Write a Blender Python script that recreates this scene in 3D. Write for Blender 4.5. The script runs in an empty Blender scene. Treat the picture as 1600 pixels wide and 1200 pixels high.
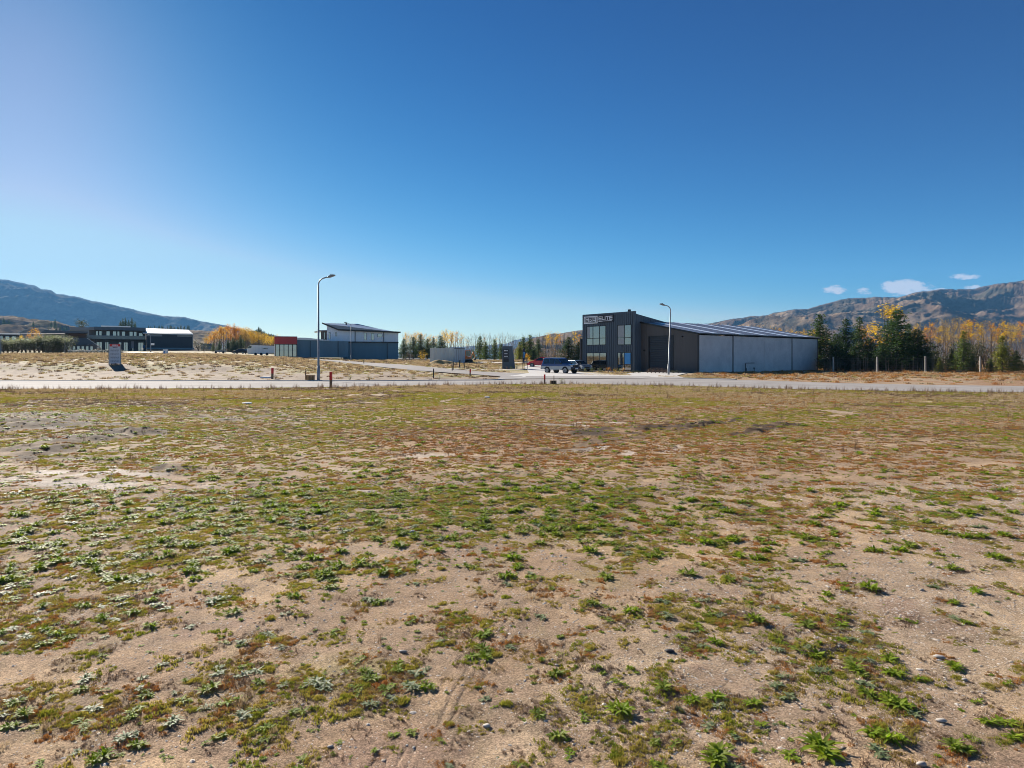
import bpy, bmesh, math, random
import numpy as np
from mathutils import Vector, Matrix

SC = bpy.context.scene
COL = SC.collection
R = math.radians
F = 1067.0      # focal length in photo pixels
H0 = 1.70       # eye height
HY = 562.0      # horizon row in the photo

# ------------------------------------------------------------------ camera
cam_d = bpy.data.cameras.new('camera'); cam = bpy.data.objects.new('camera', cam_d); COL.objects.link(cam)
cam.location = (0, 0, H0); cam.rotation_euler = (R(90), 0, 0)
cam_d.sensor_width = 36; cam_d.lens = 36 * F / 1600
cam_d.shift_y = -(600 - HY) / 1600
cam_d.clip_start = 0.05; cam_d.clip_end = 60000
SC.camera = cam

# ------------------------------------------------------------------ light
SUN_EL, SUN_AZ = 23.5, -36.0       # azimuth measured from +Y towards +X
w = bpy.data.worlds.new('World'); SC.world = w; w.use_nodes = True
nt = w.node_tree; nt.nodes.clear()
wo = nt.nodes.new('ShaderNodeOutputWorld'); bg = nt.nodes.new('ShaderNodeBackground')
sky = nt.nodes.new('ShaderNodeTexSky'); sky.sky_type = 'NISHITA'; sky.sun_disc = False
sky.sun_elevation = R(SUN_EL); sky.sun_rotation = R(SUN_AZ)
sky.altitude = 2500; sky.air_density = 1.0; sky.dust_density = 0.65; sky.ozone_density = 4.0
SKY_STR = 0.05
bg.inputs['Strength'].default_value = SKY_STR
nt.links.new(bg.outputs[0], wo.inputs[0])

def wmath(op, a, b=None, c=None):
    n = nt.nodes.new('ShaderNodeMath'); n.operation = op
    for i, v in enumerate((a, b, c)):
        if v is None: continue
        if isinstance(v, (int, float)): n.inputs[i].default_value = v
        else: nt.links.new(v, n.inputs[i])
    return n.outputs[0]
# small fair-weather clouds low in the sky, placed by direction
tc = nt.nodes.new('ShaderNodeTexCoord'); sx = nt.nodes.new('ShaderNodeSeparateXYZ')
nt.links.new(tc.outputs['Generated'], sx.inputs[0])
ymax = wmath('MAXIMUM', sx.outputs[1], 0.02)
cu = wmath('DIVIDE', sx.outputs[0], ymax); cv = wmath('DIVIDE', sx.outputs[2], ymax)
cn = nt.nodes.new('ShaderNodeTexNoise'); cn.inputs['Scale'].default_value = 1.0; cn.inputs['Detail'].default_value = 7
cn.inputs['Roughness'].default_value = 0.68
cc = nt.nodes.new('ShaderNodeCombineXYZ')
nt.links.new(wmath('MULTIPLY', cu, 42), cc.inputs[0]); nt.links.new(wmath('MULTIPLY', cv, 95), cc.inputs[1])
nt.links.new(cc.outputs[0], cn.inputs['Vector'])
tot = None
for (px, py, rx, ry, s) in ((1303, 453, 24, 9, .9), (1352, 455, 18, 8, .55), (1412, 449, 46, 15, 1.25), (1452, 447, 24, 9, .4),
                            (1508, 432, 28, 6, .75), (1520, 449, 18, 6, .8), (1470, 453, 22, 4, .6), (1598, 424, 22, 3.5, .4)):
    du = wmath('DIVIDE', wmath('SUBTRACT', cu, (px - 800) / F), rx / F)
    dv = wmath('DIVIDE', wmath('SUBTRACT', cv, (HY - py) / F), ry / F)
    d2 = wmath('ADD', wmath('MULTIPLY', du, du), wmath('MULTIPLY', dv, dv))
    e = wmath('MULTIPLY', wmath('MAXIMUM', wmath('SUBTRACT', 1.0, d2), 0.0), s)
    tot = e if tot is None else wmath('MAXIMUM', tot, e)
dens = wmath('MULTIPLY', wmath('SUBTRACT', wmath('ADD', tot, wmath('MULTIPLY', wmath('SUBTRACT', cn.outputs[0], 0.5), 2.8)), 0.32), 2.3)
dens = wmath('MULTIPLY', wmath('MINIMUM', wmath('MAXIMUM', dens, 0.0), 1.0), wmath('MINIMUM', wmath('MULTIPLY', tot, 4.0), 1.0))
dens = wmath('MULTIPLY', dens, 0.95)
front = wmath('GREATER_THAN', sx.outputs[1], 0.05)
dens = wmath('MULTIPLY', dens, front)
# deep, polarised blue: the darker the sky, the less red and green it keeps
sr = nt.nodes.new('ShaderNodeSeparateColor'); nt.links.new(sky.outputs[0], sr.inputs[0])
cr = nt.nodes.new('ShaderNodeCombineColor')
kr = wmath('MULTIPLY', wmath('MINIMUM', wmath('POWER', wmath('DIVIDE', sr.outputs[0], 3.7), 2.7), 1.15), .93)
kg = wmath('MULTIPLY', wmath('MINIMUM', wmath('POWER', wmath('DIVIDE', sr.outputs[1], 5.9), 1.05), 1.12), .88)
kb = wmath('MULTIPLY', wmath('MINIMUM', wmath('POWER', wmath('DIVIDE', sr.outputs[2], 9.0), 0.35), 1.0), .74)
nt.links.new(wmath('MULTIPLY', sr.outputs[0], kr), cr.inputs[0]); nt.links.new(wmath('MULTIPLY', sr.outputs[1], kg), cr.inputs[1]); nt.links.new(wmath('MULTIPLY', sr.outputs[2], kb), cr.inputs[2])
mx = nt.nodes.new('ShaderNodeMixRGB'); mx.inputs[2].default_value = (5.9, 5.8, 6.1, 1)
nt.links.new(dens, mx.inputs[0]); nt.links.new(cr.outputs[0], mx.inputs[1])
nt.links.new(mx.outputs[0], bg.inputs['Color'])

sd = bpy.data.lights.new('sun', 'SUN'); sd.energy = 5.0; sd.angle = R(0.5); sd.color = (1.0, 0.92, 0.81)
so = bpy.data.objects.new('sun', sd); COL.objects.link(so)
az, el = R(SUN_AZ), R(SUN_EL)
SUND = Vector((math.sin(az) * math.cos(el), math.cos(az) * math.cos(el), math.sin(el)))
so.rotation_euler = (-SUND).to_track_quat('-Z', 'Y').to_euler()

vs = SC.view_settings
vs.view_transform = 'Standard'; vs.look = 'None'; vs.gamma = 1; vs.exposure = 1.38; vs.use_curve_mapping = False
SC.render.engine = 'CYCLES'
SC.cycles.use_denoising = True
SC.cycles.max_bounces = 6; SC.cycles.diffuse_bounces = 3; SC.cycles.glossy_bounces = 3
SC.cycles.transmission_bounces = 3; SC.cycles.transparent_max_bounces = 6; SC.cycles.volume_bounces = 0
SC.cycles.sample_clamp_indirect = 8
SC.cycles.filter_width = 0.95

rng = np.random.default_rng(7)
random.seed(7)

# ------------------------------------------------------------------ numeric noise
def _hash(ix, iy, seed):
    h = (ix.astype(np.int64) * 374761393 + iy.astype(np.int64) * 668265263 + seed * 1442695041) & 0xffffffff
    h = ((h ^ (h >> 13)) * 1274126177) & 0xffffffff
    h = (h ^ (h >> 16)) & 0xffffffff
    return h / 4294967295.0
def vn(x, y, seed=0):
    x = np.asarray(x, float); y = np.asarray(y, float)
    ix = np.floor(x); iy = np.floor(y); fx = x - ix; fy = y - iy
    fx = fx * fx * (3 - 2 * fx); fy = fy * fy * (3 - 2 * fy)
    a = _hash(ix, iy, seed); b = _hash(ix + 1, iy, seed); c = _hash(ix, iy + 1, seed); d = _hash(ix + 1, iy + 1, seed)
    return (a * (1 - fx) + b * fx) * (1 - fy) + (c * (1 - fx) + d * fx) * fy
def fbm(x, y, seed=0, octv=4, gain=.5):
    t = 0; a = 1; s = 0
    for i in range(octv):
        t = t + a * vn(x * 2 ** i + 17.3 * i, y * 2 ** i - 9.1 * i, seed + i); s += a; a *= gain
    return t / s
def ridged(x, y, seed=0, octv=5, gain=.5):
    t = 0; a = 1; s = 0
    for i in range(octv):
        n = 1 - np.abs(2 * vn(x * 2 ** i + 7.7 * i, y * 2 ** i + 3.1 * i, seed + i) - 1)
        t = t + a * n * n; s += a; a *= gain
    return t / s
def sstep(a, b, x):
    t = np.clip((x - a) / (b - a), 0, 1); return t * t * (3 - 2 * t)

# ------------------------------------------------------------------ terrain
PA = [(0, 0), (54, 0), (66, .26), (71.5, .50), (76, 1.2), (90, 1.87), (105, 2.3), (150, 3.05), (190, 3.7), (250, 5.1), (400, 5.6), (3000, 6)]
PB = [(0, 0), (54, 0), (62, .18), (76, .36), (85, .46), (110, .86), (130, 1.15), (165, 1.9), (250, 2.2), (3000, 3)]
PC = [(0, 0), (60, 0), (75, .05), (85, .15), (98, .5), (130, 1.3), (160, 1.65), (300, 1.75), (3000, 1.7)]
PD = [(0, 0), (105, 0), (140, .3), (200, .8), (3000, 1.2)]
def ground(X, Y):
    X = np.asarray(X, float); Y = np.asarray(Y, float)
    u = X / np.maximum(Y, 1)
    def pr(P): return np.interp(Y, [p[0] for p in P], [p[1] for p in P])
    a, b, c, d = pr(PA), pr(PB), pr(PC), pr(PD)
    z = np.where(u < -.2, a + (b - a) * sstep(-.5, -.2, u), np.where(u < .0, b + (c - b) * sstep(-.2, 0, u), c + (d - c) * sstep(0.02, .12, u)))
    return z
def G(x, y): return float(ground(x, y))
def W(px, D, py=None):
    """a point at distance D (metres) in the direction of photo column px; on the ground, or at row py"""
    x = (px - 800) / F * D
    return Vector((x, D, G(x, D) if py is None else H0 - (py - HY) / F * D))
def px_of(X, Y): return 800 + F * X / Y
def py_of(X, Y, Z=0): return HY + F * (H0 - Z) / Y

# main road: near and far edges, as (photo column -> distance)
NEAR = [(-1200, 34.0), (-400, 38.5), (0, 39.6), (200, 40.0), (400, 41.0), (600, 43.6), (760, 46.6), (850, 47.8), (900, 47.8), (1000, 46.2), (1100, 43.2), (1200, 40.4), (1400, 37.2), (1600, 35.4), (2200, 31.0), (3200, 27)]
FAR = [(-1200, 50), (-400, 53.0), (0, 54.2), (400, 54.2), (600, 54.2), (760, 56.0), (800, 58.0), (900, 63.0), (1000, 64.5), (1060, 62.5), (1150, 58.0), (1300, 50.0), (1450, 46.0), (1600, 44.0), (2200, 38), (3200, 33)]
def near_edge(u): return np.interp(u, [(p[0] - 800) / F for p in NEAR], [p[1] for p in NEAR])
def far_edge(u): return np.interp(u, [(p[0] - 800) / F for p in FAR], [p[1] for p in FAR])

def in_blob(px, py, cx, cy, rx, ry, ang=0):
    ca, sa = math.cos(R(ang)), math.sin(R(ang))
    dx, dy = px - cx, py - cy
    a = (dx * ca + dy * sa) / rx; b = (-dx * sa + dy * ca) / ry
    return np.clip(1.25 - (a * a + b * b), 0, 1)

DARK = [(40, 662, 130, 17, 0, .9), (110, 688, 90, 9, -3, .7), (60, 705, 80, 8, 0, .6), (75, 654, 50, 3.0, 2, 1), (150, 648, 70, 3, 0, .6), (250, 652, 60, 3, -2, .6), (200, 678, 70, 7, -4, .85),
        (330, 655, 60, 2.5, 0, .6), (420, 650, 70, 2.5, -2, .5), (275, 731, 15, 5, 0, .8), (222, 676, 14, 5, 0, 1), (45, 715, 30, 4, 0, .6), (120, 716, 40, 3, 0, .5),
        (1020, 671, 60, 5, -6, .8), (1090, 664, 60, 4.5, -8, 1), (1125, 658, 30, 3, -10, .8), (1180, 672, 60, 3.5, -8, .9), (1215, 665, 26, 4, -8, 1), (930, 676, 50, 5, -3, .6), (960, 690, 90, 6, -3, .4),
        (880, 668, 40, 3, 0, .4), (1260, 1010, 40, 14, 0, .25), (860, 700, 80, 5, 0, .4)]
PALE = [(130, 738, 120, 6, 0, .9), (90, 752, 130, 8, 0, .7), (230, 758, 120, 6, -3, .7), (60, 735, 60, 4, 0, .8), (250, 742, 70, 4, 0, .7), (90, 672, 60, 3, -6, .6), (170, 762, 90, 4, 0, .5),
        (950, 662, 90, 2.2, -2, .9), (905, 668, 50, 2, 0, .8), (935, 700, 40, 3.5, -3, .8), (1040, 705, 60, 6, -4, .55), (890, 705, 26, 2.5, 0, .7), (1060, 695, 40, 3, 0, .6), (1130, 690, 60, 3, 0, .5),
        (640, 712, 90, 4, 0, .4), (740, 735, 60, 5, 0, .4), (600, 765, 70, 7, 0, .5), (560, 735, 60, 4, 0, .3), (330, 790, 90, 6, 0, .4), (420, 770, 60, 6, 0, .4), (240, 720, 60, 4, 0, .4)]
BARE = [(640, 960, 240, 62, -4, 1), (300, 1010, 170, 45, -18, .8), (820, 900, 120, 26, -25, .8), (720, 1070, 90, 90, 20, .8), (1000, 900, 110, 36, 0, .5), (1330, 720, 70, 50, -40, 1), (1430, 690, 80, 40, -30, .9), (1300, 650, 60, 12, 0, .8), (1200, 745, 90, 16, -10, .7), (560, 760, 120, 12, 0, .5), (250, 800, 140, 10, 0, .5), (700, 712, 90, 8, 0, .6), (1560, 720, 80, 20, 0, .6),
        (1560, 830, 90, 60, 0, .8), (1330, 900, 120, 30, 0, .6), (1420, 830, 110, 40, 0, .5), (60, 1130, 90, 60, 0, .6), (1050, 1100, 140, 60, 0, .5), (480, 1160, 90, 40, 0, .5), (1490, 950, 90, 30, 0, .4), (900, 970, 140, 40, 0, .4), (1100, 850, 70, 30, 0, .3),
        (1380, 760, 90, 30, 0, .4), (530, 850, 60, 18, 0, .35), (1180, 700, 50, 25, -30, .4)]
REDZ = [(900, 690, 380, 48, 0, 1), (1300, 720, 300, 60, 0, .6), (1150, 640, 330, 26, 0, .7), (1450, 665, 200, 32, 0, .8), (1100, 700, 240, 30, 0, .7), (660, 655, 160, 12, 0, .6), (200, 728, 60, 6, 0, .7), (680, 655, 60, 8, 0, .6), (150, 955, 60, 16, 0, .5), (1250, 830, 120, 40, 0, .35),
        (1400, 760, 190, 20, 0, .4), (900, 640, 320, 14, 0, .6), (1180, 850, 130, 25, 0, .35), (930, 920, 100, 22, 0, .7), (1450, 900, 120, 20, 0, .25), (700, 745, 260, 20, 0, .3)]
GREENZ = [(1000, 611, 170, 7, 0, 1), (860, 616, 120, 6, 0, .6), (60, 900, 200, 60, 0, .7), (420, 880, 170, 26, 0, .7), (380, 800, 300, 60, 0, .45), (640, 790, 200, 60, 0, .5), (860, 790, 200, 50, 0, .5), (260, 860, 300, 30, 0, .6), (1000, 830, 140, 40, 0, .3),
          (380, 1080, 130, 60, 0, .8), (560, 1070, 90, 60, 0, .85), (240, 1100, 120, 50, 0, .55), (430, 1000, 80, 40, 0, .5), (80, 960, 140, 45, 0, .7), (760, 1000, 60, 26, 0, .6), (60, 1100, 90, 30, 0, .6), (1400, 1010, 200, 60, 0, .4), (1270, 1080, 220, 60, 0, .3), (500, 890, 60, 26, 0, .7), (1520, 980, 120, 40, 0, .45), (220, 648, 260, 10, 0, .2), (350, 1150, 120, 40, 0, .6)]
YELZ = [(870, 810, 70, 10, 0, .9), (1010, 800, 60, 10, 0, .6), (900, 840, 90, 16, 0, .5), (560, 1060, 70, 40, 0, .7), (1180, 830, 80, 12, 0, .5), (950, 905, 90, 16, 0, .6), (500, 1050, 70, 22, 0, .6), (1130, 620, 160, 8, 0, .8), (1420, 622, 260, 12, 0, .7), (500, 618, 400, 8, 0, .45)]
GRAV = [(1150, 1050, 300, 150, 0, .8), (920, 1080, 130, 80, -30, .9), (1450, 1000, 260, 160, 0, .8), (1200, 930, 200, 60, 0, .5), (1500, 800, 180, 90, 0, .5), (800, 1150, 90, 60, 0, .7)]
def zone(L, px, py):
    m = np.zeros_like(px)
    for (cx, cy, rx, ry, a, s) in L: m = np.maximum(m, in_blob(px, py, cx, cy, rx, ry, a) * s)
    return m

def field_masks(X, Y):
    """cover of the foreground field, as functions of the place on the ground"""
    Yc = np.maximum(Y, .8)
    # warp so zone outlines are ragged
    wx = (fbm(X * .9, Y * .9, 50, 4) - .5) * 1.0; wy = (fbm(X * .9, Y * .9, 60, 4) - .5) * 1.0
    sc = np.clip(Yc / 12, .35, 2.2)
    Xw = X + wx * sc; Yw = np.maximum(Yc + wy * sc * 1.4, .8)
    px = px_of(Xw, Yw); py = py_of(Xw, Yw)
    b = np.interp(py, [600, 612, 650, 700, 760, 830, 900, 980, 1200], [.88, .85, .80, .72, .66, .61, .53, .44, .38])
    b = b - .08 * sstep(1000, 1500, px) * sstep(660, 760, py)
    bare = zone(BARE, px, py); grn = zone(GREENZ, px, py); red = zone(REDZ, px, py)
    pale = zone(PALE, px, py); dark = zone(DARK, px, py); yel = zone(YELZ, px, py); grav = zone(GRAV, px, py)
    b = b + .40 * grn - .26 * bare - .45 * pale - .1 * dark + .12 * red
    return dict(b=np.clip(b, 0.02, 1), bare=bare, grn=grn, red=red, pale=pale, dark=dark, yel=yel, grav=grav, px=px, py=py)

def cover_at(X, Y, m):
    k = sstep(9, 28, Y)
    n = (fbm(X / .22, Y / .26, 5, 4, .62) * .74 + fbm(X / 1.5, Y / 1.7, 9, 3) * .26) * (1 - k) + k * (fbm(X / .7, Y / 1.3, 15, 4, .62) * .75 + fbm(X / 5, Y / 5, 19, 3) * .25)
    n = (n - .5) * 2.3 + .5
    return sstep(-.14, .12, m['b'] - n)

def grass_line(X, Y, n):
    u = X / np.maximum(Y, 1); Yg = np.interp(u, [-.75, -.3, -.1, .05, .2], [75, 71, 68, 66, 57])
    return sstep(-2.5, 2.5, Y - Yg + (n - .5) * 34)

def relief(X, Y, m):
    near = 1 / (1 + (Y / 18) ** 2)
    z = (fbm(X / 2.5, Y / 2.5, 1, 3) - .5) * .08 + (fbm(X / .45, Y / .45, 2, 3) - .5) * .022
    z = z + (fbm(X / .11, Y / .11, 3, 4, .55) - .5) * .011 * near + (fbm(X / .03, Y / .03, 4, 2, .6) - .5) * .003 * near
    z = z + m['dark'] * (ridged(X / .9, Y / .7, 8, 4) - .25) * .15
    for (px, py, r, h) in ((275, 731, .45, .09), (222, 676, .6, .09), (40, 668, 1.0, .09), (120, 690, .9, .08), (70, 700, 1.0, .07)):
        D = H0 * F / (py - HY); x0 = (px - 800) / F * D
        d = np.hypot(X - x0, Y - D) / r
        z = z + h * np.exp(-d * d * 1.6) * (.7 + .6 * fbm(X / .2, Y / .2, 11, 3))
    return z

# tyre tracks in the foreground sand: centre line in photo pixels (bottom to top)
TRACKS = [[(640, 1190), (700, 1075), (745, 1010), (800, 925), (850, 870)], [(560, 1190), (640, 1110), (715, 1020), (770, 950), (815, 895)]]
def track_mask(X, Y):
    t = np.zeros_like(X)
    for tr in TRACKS[:1]:
        pts = [(((p[0] - 800) / F) * (H0 * F / (p[1] - HY)), H0 * F / (p[1] - HY)) for p in tr]
        xs = np.interp(Y, [p[1] for p in pts], [p[0] for p in pts])
        off = X - xs
        inside = sstep(pts[0][1] - .3, pts[0][1], Y) * (1 - sstep(pts[-1][1] - .5, pts[-1][1] + .6, Y))
        g = np.zeros_like(X)
        for k in range(-3, 4):
            cx = k * .05 + .008 * math.sin(k * 5)
            g = np.maximum(g, np.exp(-((off - cx - .012 * (vn(Y * 2, Y * 0 + k, 79) - .5)) / .0075) ** 2) * (vn(X * 0 + k * 3.3, Y * 2.6, 80) > .28))
        g = g * (vn(X * 6, Y * 3, 77) > .3) * (vn(X * 23, Y * 1.3, 78) * .8 + .4)
        t = np.maximum(t, g * inside)
    return t

# ------------------------------------------------------------------ mesh helpers
def link(o): COL.objects.link(o); return o
def mesh_np(name, V, Fq, smooth=True):
    me = bpy.data.meshes.new(name)
    V = np.ascontiguousarray(V, dtype=np.float32); Fq = np.ascontiguousarray(Fq, dtype=np.int32)
    n, k = Fq.shape
    me.vertices.add(len(V)); me.vertices.foreach_set('co', V.ravel())
    me.loops.add(n * k); me.loops.foreach_set('vertex_index', Fq.ravel())
    me.polygons.add(n); me.polygons.foreach_set('loop_start', np.arange(0, n * k, k, dtype=np.int32))
    me.update(calc_edges=True)
    me.polygons.foreach_set('use_smooth', np.full(n, smooth)); me.update()
    return me
def grid_faces(nr, nc):
    i = np.arange(nr - 1)[:, None] * nc + np.arange(nc - 1)[None, :]
    return np.stack([i, i + 1, i + nc + 1, i + nc], -1).reshape(-1, 4)
def set_col(me, C, name='Col'):
    a = me.color_attributes.new(name, 'FLOAT_COLOR', 'POINT')
    C4 = np.ones((len(C), 4), np.float32); C4[:, :3] = C
    a.data.foreach_set('color', C4.ravel())

class MB:
    """collects boxes, prisms and tubes into one mesh"""
    def __init__(s): s.v = []; s.f = []
    def add(s, vs_, fs):
        o = len(s.v); s.v += [tuple(v) for v in vs_]; s.f += [tuple(i + o for i in f) for f in fs]; return s
    def box(s, x0, x1, y0, y1, z0, z1):
        return s.add([(x0, y0, z0), (x1, y0, z0), (x1, y1, z0), (x0, y1, z0), (x0, y0, z1), (x1, y0, z1), (x1, y1, z1), (x0, y1, z1)],
                     [(0, 3, 2, 1), (4, 5, 6, 7), (0, 1, 5, 4), (1, 2, 6, 5), (2, 3, 7, 6), (3, 0, 4, 7)])
    def prism(s, poly, a0, a1, axis='y'):
        """poly in (x,z) extruded along y, or (y,z) along x, or (x,y) along z"""
        n = len(poly)
        def P(p, a): return (p[0], a, p[1]) if axis == 'y' else ((a, p[0], p[1]) if axis == 'x' else (p[0], p[1], a))
        vs_ = [P(p, a0) for p in poly] + [P(p, a1) for p in poly]
        fs = [tuple(range(n)), tuple(range(2 * n - 1, n - 1, -1))] + [(i, (i + 1) % n + 0, (i + 1) % n + n, i + n)[::-1] for i in range(n)]
        return s.add(vs_, fs)
    def tube(s, pts, rad, seg=8, cap=True):
        pts = [Vector(p) for p in pts]; n = len(pts); vs_ = []
        if not hasattr(rad, '__len__'): rad = [rad] * n
        up = None
        for i, p in enumerate(pts):
            t = (pts[min(i + 1, n - 1)] - pts[max(i - 1, 0)]).normalized()
            if up is None: up = Vector((1, 0, 0)) if abs(t.x) < .8 else Vector((0, 1, 0))
            a = t.cross(up).normalized(); b = a.cross(t).normalized(); up = b
            for k in range(seg):
                q = 2 * math.pi * k / seg; vs_.append(p + (a * math.cos(q) + b * math.sin(q)) * rad[i])
        fs = [(i * seg + k, i * seg + (k + 1) % seg, (i + 1) * seg + (k + 1) % seg, (i + 1) * seg + k) for i in range(n - 1) for k in range(seg)]
        if cap: fs += [tuple(range(seg))[::-1], tuple((n - 1) * seg + k for k in range(seg))]
        return s.add(vs_, fs)
    def mesh(s, name, mat_, smooth=False):
        me = bpy.data.meshes.new(name); me.from_pydata(s.v, [], s.f)
        bm = bmesh.new(); bm.from_mesh(me); bmesh.ops.recalc_face_normals(bm, faces=bm.faces); bm.to_mesh(me); bm.free()
        if mat_: me.materials.append(mat_)
        if smooth:
            me.polygons.foreach_set('use_smooth', [True] * len(me.polygons))
        me.update(); return me
    def build(s, name, mat_, parent=None, smooth=False, bevel=0):
        o = bpy.data.objects.new(name, s.mesh(name, mat_, smooth)); link(o)
        if parent is not None: o.parent = parent
        if bevel:
            b = o.modifiers.new('bevel', 'BEVEL'); b.width = bevel; b.segments = 2; b.limit_method = 'ANGLE'; b.angle_limit = R(40)
        return o
def tag(o, label=None, cat=None, group=None, kind=None):
    if label: o['label'] = label
    if cat: o['category'] = cat
    if group: o['group'] = group
    if kind: o['kind'] = kind
    return o
def thing(name, label, cat, loc=(0, 0, 0), rz=0, group=None):
    o = bpy.data.objects.new(name, None); o.empty_display_size = .3; link(o)
    o.location = loc; o.rotation_euler = (0, 0, rz)
    return tag(o, label, cat, group)
def dup(root, kids, loc, rz, scale=(1, 1, 1), label=None, group=None):
    r = root.copy(); link(r); r.location = loc; r.rotation_euler = (0, 0, rz); r.scale = scale
    if label: r['label'] = label
    if group: r['group'] = group
    for k in kids:
        c = k.copy(); link(c); c.parent = r
        for g in k.children:
            d = g.copy(); link(d); d.parent = c
    return r

# ------------------------------------------------------------------ materials
def nodes(name):
    m = bpy.data.materials.new(name); m.use_nodes = True; n = m.node_tree
    return m, n, n.nodes['Principled BSDF'], n.nodes['Material Output']
def N(t, kind, **kw):
    n = t.nodes.new(kind)
    for k, v in kw.items():
        if k in n.inputs.keys(): n.inputs[k].default_value = v
        else: setattr(n, k, v)
    return n
def mat(name, col, rough=.6, metal=0.0, var=.12, scale=3.0, bump=0.0, bscale=20., spec=None, streak=False):
    m, t, p, o = nodes(name)
    p.inputs['Roughness'].default_value = rough; p.inputs['Metallic'].default_value = metal
    if spec is not None: p.inputs['Specular IOR Level'].default_value = spec
    tc = N(t, 'ShaderNodeTexCoord'); no = N(t, 'ShaderNodeTexNoise', Scale=scale, Detail=6.0, Roughness=.65)
    src = tc.outputs['Object']
    if streak:
        mp = N(t, 'ShaderNodeMapping'); mp.inputs['Scale'].default_value = (1, 1, .12)
        t.links.new(src, mp.inputs[0]); src = mp.outputs[0]
    t.links.new(src, no.inputs['Vector'])
    mr = N(t, 'ShaderNodeMapRange'); mr.inputs[1].default_value = .3; mr.inputs[2].default_value = .7
    mr.inputs[3].default_value = 1 - var; mr.inputs[4].default_value = 1 + var
    t.links.new(no.outputs[0], mr.inputs[0])
    mm = N(t, 'ShaderNodeVectorMath', operation='SCALE'); mm.inputs[0].default_value = col[:3]
    t.links.new(mr.outputs[0], mm.inputs['Scale']); t.links.new(mm.outputs[0], p.inputs['Base Color'])
    if bump:
        n2 = N(t, 'ShaderNodeTexNoise', Scale=bscale, Detail=4.0); t.links.new(tc.outputs['Object'], n2.inputs['Vector'])
        b = N(t, 'ShaderNodeBump', Strength=.6, Distance=bump); t.links.new(n2.outputs[0], b.inputs['Height']); t.links.new(b.outputs[0], p.inputs['Normal'])
    return m
def leaf_mat(name, cols, rough=.5, trans=.35, spec=.5, tint=(1.5, 1.6, .7)):
    """foliage: colour picked per plant from a ramp, plus per-leaf variation by position"""
    m, t, p, o = nodes(name)
    oi = N(t, 'ShaderNodeObjectInfo'); ge = N(t, 'ShaderNodeNewGeometry')
    ad = N(t, 'ShaderNodeMath', operation='MULTIPLY_ADD'); ad.inputs[1].default_value = .45; 
    t.links.new(ge.outputs['Random Per Island'], ad.inputs[0])
    m2 = N(t, 'ShaderNodeMath', operation='MULTIPLY'); m2.inputs[1].default_value = .55; t.links.new(oi.outputs['Random'], m2.inputs[0])
    t.links.new(m2.outputs[0], ad.inputs[2])
    rp = N(t, 'ShaderNodeValToRGB'); el_ = rp.color_ramp.elements
    while len(el_) < len(cols): el_.new(.5)
    for i, c in enumerate(cols): el_[i].position = i / max(1, len(cols) - 1); el_[i].color = (*c, 1)
    t.links.new(ad.outputs[0], rp.inputs[0])
    t.links.new(rp.outputs[0], p.inputs['Base Color']); p.inputs['Roughness'].default_value = rough
    p.inputs['Specular IOR Level'].default_value = spec
    tr = N(t, 'ShaderNodeBsdfTranslucent'); hs = N(t, 'ShaderNodeMixRGB', blend_type='MULTIPLY'); hs.inputs[0].default_value = 1; hs.inputs[2].default_value = (*tint, 1)
    t.links.new(rp.outputs[0], hs.inputs[1]); t.links.new(hs.outputs[0], tr.inputs[0])
    mix = N(t, 'ShaderNodeMixShader'); mix.inputs[0].default_value = trans
    t.links.new(p.outputs[0], mix.inputs[1]); t.links.new(tr.outputs[0], mix.inputs[2]); t.links.new(mix.outputs[0], o.inputs[0])
    return m
def glass(name, col=(.015, .02, .025), rough=.04):
    m, t, p, o = nodes(name)
    p.inputs['Base Color'].default_value = (*col, 1); p.inputs['Roughness'].default_value = rough; p.inputs['IOR'].default_value = 2.3
    p.inputs['Specular IOR Level'].default_value = .9
    no = N(t, 'ShaderNodeTexNoise', Scale=.9, Detail=2.0); tc = N(t, 'ShaderNodeTexCoord'); t.links.new(tc.outputs['Object'], no.inputs[0])
    b = N(t, 'ShaderNodeBump', Strength=.15, Distance=.02); t.links.new(no.outputs[0], b.inputs['Height']); t.links.new(b.outputs[0], p.inputs['Normal'])
    return m

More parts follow.
